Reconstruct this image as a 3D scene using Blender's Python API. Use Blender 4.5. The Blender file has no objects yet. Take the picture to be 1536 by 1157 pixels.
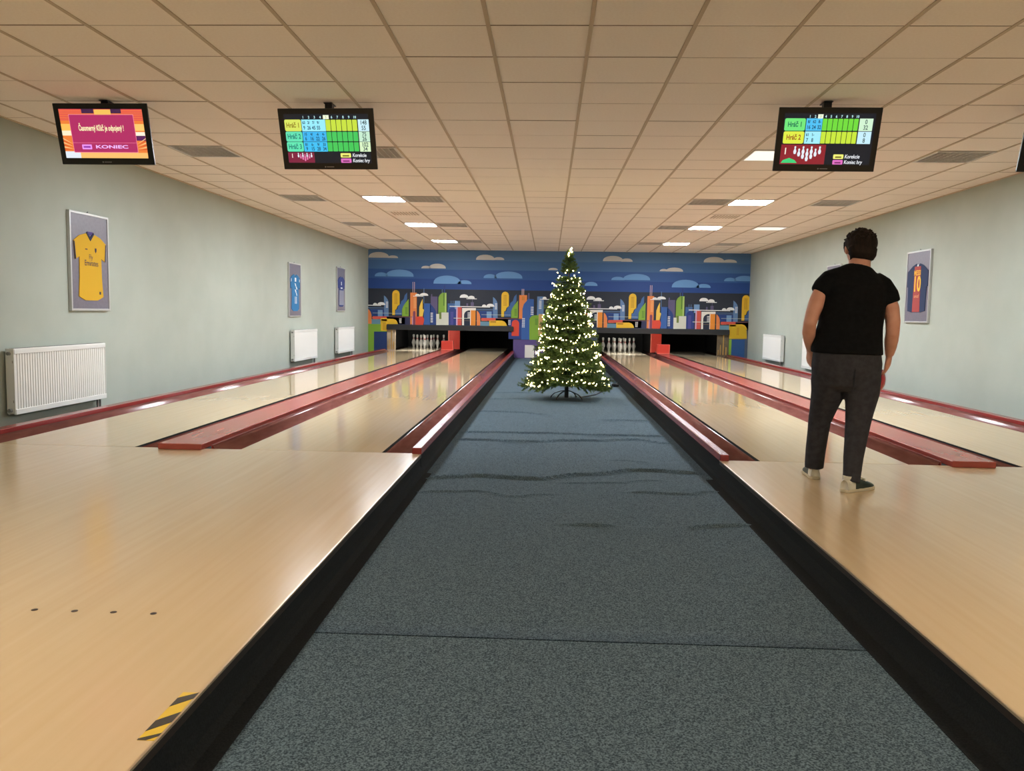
import bpy, math, random
from mathutils import Vector, Matrix
random.seed(7)
SC = bpy.context.scene
COL = SC.collection
PI = math.pi

# ------------------------------------------------------------------ camera
FPX, YAW, PITCH, ROLL, CAM_H = 1252.36, 0.0431, 0.0858, 0.0156, 1.0432
F = Vector((-math.sin(YAW) * math.cos(PITCH), math.cos(YAW) * math.cos(PITCH), -math.sin(PITCH)))
R = F.cross(Vector((0, 0, 1))).normalized()
U = R.cross(F)
R2 = R * math.cos(ROLL) + U * math.sin(ROLL)
U2 = U * math.cos(ROLL) - R * math.sin(ROLL)
cam_data = bpy.data.cameras.new('camera')
cam_data.sensor_width = 36.0
cam_data.lens = FPX / 1536 * 36.0
cam_data.clip_start = 0.05
cam = bpy.data.objects.new('camera', cam_data)
COL.objects.link(cam)
M = Matrix((R2, U2, -F)).transposed().to_4x4()
M.translation = Vector((0, 0, CAM_H))
cam.matrix_world = M
SC.camera = cam

# ------------------------------------------------------------------ world, exposure
world = bpy.data.worlds.new('world')
SC.world = world
world.use_nodes = True
world.node_tree.nodes['Background'].inputs[0].default_value = (0.02, 0.02, 0.022, 1)
SC.view_settings.view_transform = 'Standard'
SC.view_settings.look = 'None'
SC.view_settings.gamma = 1.0
SC.view_settings.use_curve_mapping = False
SC.view_settings.exposure = 0.1
PANEL_LIGHT = 116.0       # radiance of the lit ceiling panels over the lanes
PANEL_WARM = 64.0        # the panels behind the camera
BULB_LIGHT = 34.0        # tree lights
PIT_LIGHT = 200.0          # tubes behind the pit hoods

# ------------------------------------------------------------------ dimensions (metres, lane surface is z = 0)
WL, WR, YW, YB = -4.903, 5.295, 22.52, -6.0
HC, ZF = 2.716, -0.15
YF = 6.09
XL, XR = -0.93, 1.264
GX, GY, T = 0.211, 5.038, 0.6
LANES = [(-4.158, -3.098), (-2.284, -1.223), (1.556, 2.616), (3.428, 4.488)]
YDECK, YLANE = 21.96, 25.25

# ------------------------------------------------------------------ materials
def lin(c):
    return tuple(((v / 255) / 12.92 if v / 255 <= 0.04045 else ((v / 255 + 0.055) / 1.055) ** 2.4) for v in c)
MATS = {}
def mat(name, rgb, rough=0.6, metal=0.0, emit=0.0, spec=0.5, coat=0.0):
    if name in MATS: return MATS[name]
    m = bpy.data.materials.new(name); m.use_nodes = True
    b = m.node_tree.nodes['Principled BSDF']
    c = lin(rgb) + (1,)
    b.inputs['Base Color'].default_value = c
    b.inputs['Roughness'].default_value = rough
    b.inputs['Metallic'].default_value = metal
    b.inputs['Specular IOR Level'].default_value = spec
    b.inputs['Coat Weight'].default_value = coat
    b.inputs['Coat Roughness'].default_value = 0.06
    if emit > 0:
        b.inputs['Emission Color'].default_value = c
        b.inputs['Emission Strength'].default_value = emit
    MATS[name] = m
    return m
def screen_mat(name, rgb, k=1.0):
    """a lit screen colour"""
    if name in MATS: return MATS[name]
    m = mat(name, rgb, 0.4, emit=k)
    m.node_tree.nodes['Principled BSDF'].inputs['Base Color'].default_value = (0.01, 0.01, 0.01, 1)
    return m
def noise_mat(name, rgb_a, rgb_b, scale=(1, 1, 1), nscale=5.0, detail=4.0, rough=0.6, bump=0.0, bump_scale=None, lo=0.35, hi=0.65, spec=0.5, coat=0.0, bdist=0.002, rough_b=None):
    if name in MATS: return MATS[name]
    m = mat(name, rgb_a, rough, spec=spec, coat=coat)
    nt = m.node_tree; N = nt.nodes; L = nt.links
    b = N['Principled BSDF']
    tc = N.new('ShaderNodeTexCoord'); mp = N.new('ShaderNodeMapping'); mp.inputs['Scale'].default_value = scale
    L.new(tc.outputs['Object'], mp.inputs['Vector'])
    n = N.new('ShaderNodeTexNoise'); n.inputs['Scale'].default_value = nscale; n.inputs['Detail'].default_value = detail
    L.new(mp.outputs['Vector'], n.inputs['Vector'])
    r = N.new('ShaderNodeValToRGB')
    r.color_ramp.elements[0].position = lo; r.color_ramp.elements[1].position = hi
    r.color_ramp.elements[0].color = lin(rgb_a) + (1,); r.color_ramp.elements[1].color = lin(rgb_b) + (1,)
    L.new(n.outputs['Fac'], r.inputs['Fac']); L.new(r.outputs['Color'], b.inputs['Base Color'])
    if rough_b is not None:
        mr = N.new('ShaderNodeMapRange'); mr.inputs['From Min'].default_value = lo; mr.inputs['From Max'].default_value = hi
        mr.inputs['To Min'].default_value = rough; mr.inputs['To Max'].default_value = rough_b
        L.new(n.outputs['Fac'], mr.inputs['Value']); L.new(mr.outputs['Result'], b.inputs['Roughness'])
    if bump > 0:
        n2 = n
        if bump_scale:
            n2 = N.new('ShaderNodeTexNoise'); n2.inputs['Scale'].default_value = bump_scale; n2.inputs['Detail'].default_value = 3
            L.new(mp.outputs['Vector'], n2.inputs['Vector'])
        bp = N.new('ShaderNodeBump'); bp.inputs['Strength'].default_value = bump; bp.inputs['Distance'].default_value = bdist
        L.new(n2.outputs['Fac'], bp.inputs['Height']); L.new(bp.outputs['Normal'], b.inputs['Normal'])
    return m

M_WALL = noise_mat('wall_paint', (176, 185, 175), (171, 180, 170), nscale=2.0, rough=0.75, bump=0.15, bump_scale=60, spec=0.3)
M_TILE = noise_mat('ceiling_tile', (250, 241, 228), (246, 236, 222), nscale=60, detail=6, rough=0.9, bump=0.25, bump_scale=220, spec=0.2)
M_TBAR = mat('ceiling_bar', (198, 180, 154), 0.7)
M_TEE = mat('ceiling_tee', (140, 118, 92), 0.8)
M_SLAB = mat('plenum', (70, 66, 60), 0.9)
M_APPR = noise_mat('approach_wood', (205, 181, 145), (212, 190, 156), scale=(14, 0.35, 1), nscale=2.2, detail=6, rough=0.15, lo=0.2, hi=0.8, spec=0.45, rough_b=0.19)
M_LANE = noise_mat('lane_wood', (202, 175, 134), (211, 185, 146), scale=(14, 0.3, 1), nscale=2.2, detail=6, rough=0.07, lo=0.2, hi=0.8, spec=0.55, rough_b=0.09)
M_DECK = noise_mat('pin_deck_panel', (222, 206, 176), (230, 216, 190), scale=(12, 0.4, 1), nscale=2.2, detail=4, rough=0.08, spec=0.55)
M_GUTTER = noise_mat('gutter_plastic', (126, 74, 70), (138, 86, 80), scale=(3, 0.6, 3), nscale=6, detail=5, rough=0.2, rough_b=0.23, spec=0.6)
M_CAP = noise_mat('cap_lacquer', (176, 84, 74), (172, 80, 71), scale=(2, 0.4, 2), nscale=8, rough=0.24, spec=0.55)
M_RAIL = noise_mat('rail_lacquer', (146, 52, 50), (140, 48, 47), scale=(2, 0.4, 2), nscale=8, rough=0.22, spec=0.55)
M_DARK = mat('dark_gap', (14, 12, 12), 0.8)
M_TRIM = mat('edge_trim', (200, 180, 150), 0.3, 0.6)
M_PIT = mat('pit_black', (16, 16, 17), 0.75)
M_HOOD = mat('hood_black', (30, 31, 33), 0.45)
M_RED = mat('ball_return_red', (205, 58, 40), 0.4)
M_REDL = mat('ball_return_edge', (225, 110, 90), 0.4)
M_BEIGE = noise_mat('kickback_beige', (190, 172, 146), (172, 152, 124), nscale=6, rough=0.6)
M_OLIVE = noise_mat('kickback_olive', (112, 98, 74), (94, 80, 60), nscale=6, rough=0.6)
M_BRASS = mat('brass', (205, 165, 90), 0.35, 0.7)
M_WHITE = mat('white_enamel', (228, 230, 226), 0.35)
M_WHITE2 = mat('white_enamel_side', (215, 217, 212), 0.4)
M_GRILLE = mat('grille_grey', (120, 122, 118), 0.6)
M_STEEL = mat('steel', (150, 150, 150), 0.35, 0.9)
M_BLACKP = mat('black_plastic', (14, 14, 16), 0.35)
M_ALU = mat('frame_silver', (198, 200, 198), 0.35, 0.4)
M_PASSE = noise_mat('poster_mount', (122, 118, 130), (116, 112, 124), nscale=30, rough=0.35)

# ------------------------------------------------------------------ mesh helpers
class MB:
    def __init__(s): s.v = []; s.f = []; s.m = []
    def face(s, pts, mi=0):
        b = len(s.v); s.v += [tuple(p) for p in pts]; s.f.append(tuple(range(b, b + len(pts)))); s.m.append(mi); return s
    def box(s, x0, x1, y0, y1, z0, z1, mi=0):
        b = len(s.v)
        s.v += [(x0, y0, z0), (x1, y0, z0), (x1, y1, z0), (x0, y1, z0), (x0, y0, z1), (x1, y0, z1), (x1, y1, z1), (x0, y1, z1)]
        for q in ((0, 3, 2, 1), (4, 5, 6, 7), (0, 1, 5, 4), (1, 2, 6, 5), (2, 3, 7, 6), (3, 0, 4, 7)):
            s.f.append(tuple(b + i for i in q)); s.m.append(mi)
        return s
    def prism(s, prof, y0, y1, mi=0, axis='y', closed=True):
        """prof: list of 2-d points (x,z) swept along y (or (y,z) along x, (x,y) along z)"""
        n = len(prof); b = len(s.v)
        def P(p, t):
            return (p[0], t, p[1]) if axis == 'y' else ((t, p[0], p[1]) if axis == 'x' else (p[0], p[1], t))
        s.v += [P(p, y0) for p in prof] + [P(p, y1) for p in prof]
        for i in range(n if closed else n - 1):
            j = (i + 1) % n
            s.f.append((b + i, b + j, b + n + j, b + n + i)); s.m.append(mi)
        if closed:
            s.f.append(tuple(b + i for i in range(n - 1, -1, -1))); s.m.append(mi)
            s.f.append(tuple(b + n + i for i in range(n))); s.m.append(mi)
        return s
    def lathe(s, prof, n=16, c=(0, 0, 0), mi=0):
        b = len(s.v)
        for r, z in prof:
            for k in range(n):
                a = 2 * PI * k / n; s.v.append((c[0] + r * math.cos(a), c[1] + r * math.sin(a), c[2] + z))
        for i in range(len(prof) - 1):
            for k in range(n):
                k2 = (k + 1) % n
                s.f.append((b + i * n + k, b + i * n + k2, b + (i + 1) * n + k2, b + (i + 1) * n + k)); s.m.append(mi)
        s.f.append(tuple(b + k for k in range(n - 1, -1, -1))); s.m.append(mi)
        e = b + (len(prof) - 1) * n
        s.f.append(tuple(e + k for k in range(n))); s.m.append(mi)
        return s
    def tube(s, pts, rad, n=8, mi=0, side=None):
        """rings along pts; rad: number or per-point number or (a,b)"""
        pts = [Vector(p) for p in pts]; b = len(s.v); N = len(pts)
        ref = Vector(side) if side else None
        prev = None
        for i, p in enumerate(pts):
            t = (pts[min(i + 1, N - 1)] - pts[max(i - 1, 0)]).normalized()
            if ref is None:
                ref = Vector((1, 0, 0)) if abs(t.x) < 0.8 else Vector((0, 1, 0))
            a = (ref - t * ref.dot(t)).normalized()
            if side is None: ref = a
            c = t.cross(a)
            r = rad[i] if isinstance(rad, (list, tuple)) else rad
            ra, rb = r if isinstance(r, (list, tuple)) else (r, r)
            for k in range(n):
                w = 2 * PI * k / n
                s.v.append(tuple(p + a * (ra * math.cos(w)) + c * (rb * math.sin(w))))
        for i in range(N - 1):
            for k in range(n):
                k2 = (k + 1) % n
                s.f.append((b + i * n + k, b + i * n + k2, b + (i + 1) * n + k2, b + (i + 1) * n + k)); s.m.append(mi)
        s.f.append(tuple(b + k for k in range(n - 1, -1, -1))); s.m.append(mi)
        e = b + (N - 1) * n
        s.f.append(tuple(e + k for k in range(n))); s.m.append(mi)
        return s
    def ball(s, c, r, n=10, m=6, mi=0):
        rx, ry, rz = r if isinstance(r, (list, tuple)) else (r, r, r)
        b = len(s.v); c = Vector(c)
        for i in range(1, m):
            th = PI * i / m
            for k in range(n):
                w = 2 * PI * k / n
                s.v.append((c.x + rx * math.sin(th) * math.cos(w), c.y + ry * math.sin(th) * math.sin(w), c.z + rz * math.cos(th)))
        top = len(s.v); s.v.append((c.x, c.y, c.z + rz)); bot = len(s.v); s.v.append((c.x, c.y, c.z - rz))
        for i in range(m - 2):
            for k in range(n):
                k2 = (k + 1) % n
                s.f.append((b + i * n + k, b + (i + 1) * n + k, b + (i + 1) * n + k2, b + i * n + k2)); s.m.append(mi)
        for k in range(n):
            k2 = (k + 1) % n
            s.f.append((top, b + k, b + k2)); s.m.append(mi)
            s.f.append((bot, b + (m - 2) * n + k2, b + (m - 2) * n + k)); s.m.append(mi)
        return s
    def mesh(s, name, mats, smooth=False):
        me = bpy.data.meshes.new(name); me.from_pydata(s.v, [], s.f)
        for m in (mats if isinstance(mats, (list, tuple)) else [mats]): me.materials.append(m)
        if any(s.m): me.polygons.foreach_set('material_index', s.m)
        if smooth: me.polygons.foreach_set('use_smooth', [True] * len(s.f))
        me.update()
        return me
    def build(s, name, mats, parent=None, smooth=False, bevel=0.0):
        """vertices are local to the parent"""
        o = bpy.data.objects.new(name, s.mesh(name, mats, smooth)); COL.objects.link(o)
        if parent is not None: o.parent = parent
        if bevel > 0:
            bv = o.modifiers.new('edge', 'BEVEL'); bv.width = bevel; bv.segments = 2; bv.limit_method = 'ANGLE'
        return o
def link(name, me, parent=None, loc=None, rot=None, scale=None):
    o = bpy.data.objects.new(name, me); COL.objects.link(o)
    if parent is not None: o.parent = parent
    if loc: o.location = loc
    if rot: o.rotation_euler = rot
    if scale: o.scale = scale
    return o
def tag(o, label=None, cat=None, group=None, kind=None):
    if label: o['label'] = label
    if cat: o['category'] = cat
    if group: o['group'] = group
    if kind: o['kind'] = kind
    return o
def thing(name, label, cat, loc=(0, 0, 0), rot=(0, 0, 0), group=None):
    o = bpy.data.objects.new(name, None); COL.objects.link(o)
    o.location = loc; o.rotation_euler = rot; o.empty_display_size = 0.1
    return tag(o, label, cat, group)
def copy_tree(o, parent=None):
    c = o.copy(); COL.objects.link(c); c.parent = parent
    for ch in list(o.children): copy_tree(ch, c)
    return c
def bake(o):
    """freeze an object's modifiers into plain mesh data"""
    dg = bpy.context.evaluated_depsgraph_get(); dg.update()
    me = bpy.data.meshes.new_from_object(o.evaluated_get(dg))
    o.modifiers.clear(); o.data = me
    return o
def text_mesh(name, body, size, parent, mats, loc, align='CENTER', sx=1.0, shear=0.0, bold=0.0, rot=(PI / 2, 0, 0)):
    """lettering as flat mesh, lying in the x-z plane of its parent, facing -y"""
    cu = bpy.data.curves.new(name, 'FONT'); cu.body = body; cu.size = size; cu.align_x = align; cu.align_y = 'CENTER'
    cu.shear = shear; cu.offset = bold; cu.resolution_u = 3
    t = bpy.data.objects.new(name, cu); COL.objects.link(t)
    dg = bpy.context.evaluated_depsgraph_get(); dg.update()
    me = bpy.data.meshes.new_from_object(t.evaluated_get(dg))
    bpy.data.objects.remove(t); bpy.data.curves.remove(cu)
    me.materials.clear(); me.materials.append(mats); me.name = name
    o = link(name, me, parent, loc, rot, (sx, 1, 1))
    return o

# ------------------------------------------------------------------ room shell
def struct(name, mb, mats, **k):
    o = mb.build(name, mats, **k); o['kind'] = 'structure'; return o
struct('floor', MB().box(WL - .2, WR + .2, YB - .2, 26.3, -0.42, -0.22), noise_mat('concrete', (92, 90, 86), (76, 74, 70), nscale=3, rough=0.9))
struct('wall_left', MB().box(WL - .15, WL, YB - .2, 26.3, -0.22, HC + .25), M_WALL)
struct('wall_right', MB().box(WR, WR + .15, YB - .2, 26.3, -0.22, HC + .25), M_WALL)
struct('wall_behind', MB().box(WL, WR, YB - .15, YB, -0.22, HC + .25), M_WALL)
PL0, PL1, PR0, PR1, PTOP = -4.393, -0.956, 1.305, 4.80, 0.70
wb = MB()
wb.box(WL, WR, YW, YW + .12, PTOP, HC + .25)
wb.box(WL, PL0, YW, YW + .12, -0.22, PTOP); wb.box(PL1, PR0, YW, YW + .12, -0.22, PTOP); wb.box(PR1, WR, YW, YW + .12, -0.22, PTOP)
struct('wall_back', wb, mat('mural_ground', (40, 46, 58), 0.6))

# ------------------------------------------------------------------ ceiling: slab, grid, tiles
ceil = struct('ceiling', MB().box(WL, WR, YB, YW, HC + .16, HC + .24), M_SLAB)
KX0, KX1 = -9, 8            # tile columns
KY0, KY1 = -18, 29          # tile rows
LIT = {(c, r) for c in (-5, 4) for r in (6, 12, 18, 24)}
WARM = {(c, r) for c in (-5, 4) for r in (-6, -12)}
DARK = {(c, r) for c in (-7, -4, 3, 6) for r in (6, 12, 18, 24)} - {(3, 6), (6, 18)}
DIM = {(3, 6), (6, 18)}
VENT = {(-5, 15), (4, 15)}
taken = LIT | WARM | DARK | DIM | VENT
B = 0.012
tile_me = {}
def tile_mesh(w, d):
    key = (round(w, 3), round(d, 3))
    if key not in tile_me:
        tile_me[key] = MB().box(-w / 2, w / 2, -d / 2, d / 2, 0, 0.018).mesh('ceiling_tile', M_TILE)
    return tile_me[key]
singles, rest = [], MB()
for r in range(KY0, KY1 + 1):
    for c in range(KX0, KX1 + 1):
        if (c, r) in taken: continue
        x0 = max(GX + c * T + B, WL + .002); x1 = min(GX + (c + 1) * T - B, WR - .002)
        y0 = max(GY + r * T + .0055, YB + .002); y1 = min(GY + (r + 1) * T - .0055, YW - .002)
        if x1 - x0 < .02 or y1 - y0 < .02: continue
        xm, ym = (x0 + x1) / 2, (y0 + y1) / 2
        # in the camera's view?
        d = Vector((xm, ym, HC)) - Vector((0, 0, CAM_H)); dz = d.dot(F)
        vis = dz > 1 and abs(d.dot(R2) / dz * FPX) < 768 + 40 and d.dot(U2) / dz * FPX < 578 + 60
        dz_t = random.uniform(0.004, 0.008)
        if vis and r <= 22 and len(singles) < 300:
            o = link('ceiling_tile', tile_mesh(x1 - x0, y1 - y0), ceil, (xm, ym, HC + dz_t)); singles.append(o)
        else:
            rest.box(x0, x1, y0, y1, HC + dz_t, HC + dz_t + .018)
o = rest.build('distant_tiles', M_TILE, ceil); o['kind'] = 'stuff'
run_me = MB().box(-B, B, YB + .01, YW - .01, HC, HC + .03).mesh('grid_runner', M_TBAR)
for c in range(KX0 + 1, KX1 + 1): link('grid_runner', run_me, ceil, (GX + c * T, 0, 0))
tee = MB()
for r in range(KY0, KY1 + 1): tee.box(WL + .003, WR - .003, GY + r * T - .0045, GY + r * T + .0045, HC + .006, HC + .03)
o = tee.build('cross_tees', M_TEE, ceil); o['kind'] = 'stuff'
for nm, x0, x1 in (('trim_1', WL, WL + .022), ('trim_2', WR - .022, WR)):
    struct(nm, MB().box(x0, x1, YB, YW, HC - .004, HC + .02), M_TBAR)

# ------------------------------------------------------------------ ceiling fixtures
M_LAMP = mat('lamp_diffuser', (240, 247, 255), 0.5, emit=PANEL_LIGHT)
M_LAMPW = mat('lamp_diffuser_warm', (255, 240, 218), 0.5, emit=PANEL_WARM)
M_LAMPD = mat('lamp_diffuser_dim', (236, 234, 226), 0.5, emit=0.9)
M_FRAMEL = mat('lamp_frame', (220, 216, 206), 0.5)
M_LOUV = mat('louvre_metal', (222, 218, 210), 0.4, 0.2)
M_LBACK = mat('louvre_back', (128, 122, 114), 0.5)
SIDE_W = {-7: 'nearest the yellow jersey wall', -5: 'on the yellow jersey side', -4: 'inward of the lit panels, yellow jersey side', 3: 'inward of the lit panels, walking man side', 4: 'on the walking man side', 6: 'nearest the wall behind the man'}
ROW_W = {6: 'screen row', 12: 'second row from screens', 18: 'third row from screens', 24: 'row before the mural', -6: 'row above the photographer', -12: 'row behind the photographer'}
def cell(c, r): return (GX + (c + .5) * T, GY + (r + .5) * T, HC)
H = T / 2 - 0.011
fr_me = MB()
for a in ((-H, -H + .02, -H, H), (H - .02, H, -H, H), (-H + .02, H - .02, -H, -H + .02), (-H + .02, H - .02, H - .02, H)): fr_me.box(*a, -0.004, 0.05)
fr_me = fr_me.mesh('frame', M_FRAMEL)
df_me = {k: MB().box(-H + .02, H - .02, -H + .02, H - .02, 0.0, 0.006).mesh('diffuser', m) for k, m in (('lit', M_LAMP), ('warm', M_LAMPW), ('dim', M_LAMPD))}
house_me = MB().box(-H + .005, H - .005, -H + .005, H - .005, 0.055, 0.15).mesh('housing', M_SLAB)
def lamp(c, r, k, label, group):
    t = thing('ceiling_light', label, 'ceiling light', cell(c, r), group=group)
    link('frame', fr_me, t); link('diffuser', df_me[k], t); link('housing', house_me, t)
for c, r in sorted(LIT): lamp(c, r, 'lit', 'bright white ceiling light panel, %s, %s' % (ROW_W[r], SIDE_W[c]), 'lit square lights over the lanes')
for c, r in sorted(WARM): lamp(c, r, 'warm', 'lit ceiling light panel, %s, %s' % (ROW_W[r], SIDE_W[c]), 'ceiling lights over the approach')
for c, r in sorted(DIM): lamp(c, r, 'dim', 'pale dim ceiling panel, %s, %s' % (ROW_W[r], SIDE_W[c]), 'dim ceiling panels')
lv = MB()
for k in range(9):
    p = -H + .03 + (2 * H - .06) * k / 8
    lv.box(p - .002, p + .002, -H + .02, H - .02, 0.0, 0.03)
    lv.box(-H + .02, H - .02, p - .002, p + .002, 0.0, 0.03)
lv_me = lv.mesh('louvre_grid', M_LOUV)
bk_me = MB().box(-H + .02, H - .02, -H + .02, H - .02, 0.034, 0.05).mesh('reflector', M_LBACK)
frd = fr_me.copy(); frd.materials[0] = M_LOUV
for c, r in sorted(DARK):
    t = thing('louvre_light', 'dark louvred panel, %s, %s' % (ROW_W[r], SIDE_W[c]), 'ceiling panel', cell(c, r), group='unlit louvred ceiling panels')
    link('frame', frd, t); g = link('louvre_grid', lv_me, t); g['kind'] = 'stuff'; link('reflector', bk_me, t)
vt = MB()
for i in range(9):
    for j in range(9):
        x, y = -0.2 + i * .05, -0.2 + j * .05
        vt.box(x - .014, x + .014, y - .014, y + .014, -0.002, 0.006)
vt_me = vt.mesh('perforations', mat('vent_hole', (196, 182, 162), 0.8))
pl_me = MB().box(-H, H, -H, H, 0.002, 0.02).mesh('plate', M_TILE)
for c, r in sorted(VENT):
    t = thing('air_vent', 'pale perforated ceiling air vent between lit panels %s' % ('by the yellow jersey wall' if c < 0 else 'over the walking man\'s lanes'), 'vent', cell(c, r), group='perforated air vents')
    link('plate', pl_me, t); g = link('perforations', vt_me, t); g['kind'] = 'stuff'

# ------------------------------------------------------------------ mural on the back wall
MURAL_R = [
('base_band','slate',1,[(-0.215,0.703),(0.546,0.703),(0.546,0.914),(-0.215,0.914)]),
('curved_tower','blue',2,[(0.404,1.569),(0.404,1.377),(0.262,1.114),(0.262,0.959),(0.086,0.956),(0.086,1.087),(0.142,1.113),(0.161,1.2),(0.23,1.263),(0.242,1.331),(0.31,1.388),(0.341,1.5)]),
('yellow_tower','yellow',3,[(0.001,0.955),(0.076,0.956),(0.076,1.099),(0.111,1.112),(0.142,1.199),(0.201,1.244),(0.2,1.528),(0.184,1.584),(0.147,1.618),(0.099,1.63),(0.051,1.617),(0.014,1.581),(-0.001,1.526)]),
('#grid','ochre',4,[(0.055,1.249),(0.144,1.545),(4,8)]),
('green_tower','green',3,[(0.269,0.928),(0.448,0.931),(0.446,1.396),(0.349,1.277),(0.299,1.196),(0.268,1.114)]),
('#grid','dgreen',4,[(0.352,0.98),(0.423,1.178),(3,6)]),
('orange_tower','orange',2,[(0.491,0.711),(0.667,0.711),(0.667,1.57),(0.491,1.57)]),
('mast','pale',2,[(0.553,1.571),(0.566,1.571),(0.566,1.855),(0.553,1.855)]),
('mast','pale',2,[(0.596,1.571),(0.609,1.571),(0.609,1.855),(0.596,1.855)]),
('#grid','lorange',4,[(0.582,1.145),(0.65,1.441),(3,9)]),
('purple_arch','plum',4,[(0.566,0.704),(0.634,0.704),(0.634,1.042),(0.632,1.053),(0.628,1.062),(0.62,1.07),(0.611,1.074),(0.6,1.076),(0.589,1.074),(0.58,1.07),(0.572,1.062),(0.568,1.053),(0.566,1.042)]),
('lilac_strip','lilac',3,[(0.545,0.703),(0.57,0.703),(0.57,0.933),(0.545,0.933)]),
('small_cloud','white',6,[(0.748,1.487),(0.745,1.507),(0.736,1.52),(0.722,1.53),(0.705,1.536),(0.686,1.538),(0.666,1.536),(0.649,1.53),(0.635,1.52),(0.626,1.507),(0.623,1.487)]),
('small_cloud','white',6,[(0.979,1.489),(0.973,1.518),(0.956,1.537),(0.93,1.551),(0.897,1.56),(0.86,1.563),(0.823,1.56),(0.79,1.551),(0.764,1.537),(0.747,1.518),(0.741,1.489)]),
('cloud_line','white',6,[(0.567,1.467),(0.842,1.467),(0.842,1.483),(0.567,1.483)]),
('leaf_tower','yellow2',3,[(0.733,0.929),(0.829,0.931),(0.845,1.024),(0.866,1.099),(0.857,1.123),(0.828,1.135),(0.826,1.408),(0.774,1.296),(0.737,1.184)]),
('red_block','red',3,[(0.64,0.704),(0.841,0.707),(0.865,0.801),(0.867,0.863),(0.829,0.937),(0.639,0.922)]),
('blue_block','blue2',2,[(0.862,0.711),(1.047,0.711),(1.047,1.285),(0.862,1.285)]),
('mast','greyblue',2,[(0.852,1.285),(0.866,1.285),(0.866,1.692),(0.852,1.692)]),
('purple_tower','purple',1,[(1.046,0.714),(1.227,0.714),(1.227,1.473),(1.046,1.473)]),
('mast','purple',1,[(1.056,1.471),(1.084,1.471),(1.084,1.535),(1.056,1.535)]),
('navy_block','navy',2,[(1.031,0.71),(1.193,0.713),(1.191,1.067),(1.159,1.14),(1.096,1.214),(1.027,1.275)]),
('#grid','white',4,[(1.041,0.77),(1.109,1.046),(3,6)]),
('tall_green_tower','green2',2,[(1.254,0.999),(1.51,1.003),(1.475,1.046),(1.47,1.578),(1.355,1.576),(1.293,1.526),(1.256,1.451)]),
('light_strip','lgreen',3,[(1.43,1.058),(1.469,1.058),(1.469,1.571),(1.43,1.571)]),
('dark_strip','dgreen',3,[(1.39,1.231),(1.415,1.231),(1.415,1.564),(1.39,1.564)]),
('mast','navy2',1,[(1.395,1.571),(1.434,1.571),(1.434,1.78),(1.395,1.78)]),
('mast','greyblue',1,[(1.348,1.57),(1.36,1.57),(1.36,1.668),(1.348,1.668)]),
('white_block','bone',4,[(1.2,0.707),(1.535,0.712),(1.532,1.05),(1.337,1.047),(1.339,0.871),(1.28,0.87),(1.279,1.006),(1.197,1.005)]),
('moss_slot','moss',3,[(1.272,0.858),(1.349,0.858),(1.349,1.055),(1.272,1.055)]),
('blue_block','blue',1,[(1.505,0.715),(1.694,0.715),(1.694,1.294),(1.505,1.294)]),
('mast','greyblue',1,[(1.59,1.234),(1.603,1.234),(1.603,1.363),(1.59,1.363)]),
('mast','greyblue',1,[(1.645,1.235),(1.658,1.235),(1.658,1.364),(1.645,1.364)]),
('navy_arch','navy2',2,[(1.531,0.716),(1.744,0.716),(1.744,1.077),(1.739,1.109),(1.724,1.139),(1.7,1.163),(1.67,1.178),(1.638,1.183),(1.605,1.178),(1.575,1.163),(1.551,1.139),(1.536,1.109),(1.531,1.077)]),
('purple_slot','purple2',3,[(1.584,0.714),(1.662,0.714),(1.662,1.073),(1.584,1.073)]),
]
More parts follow.
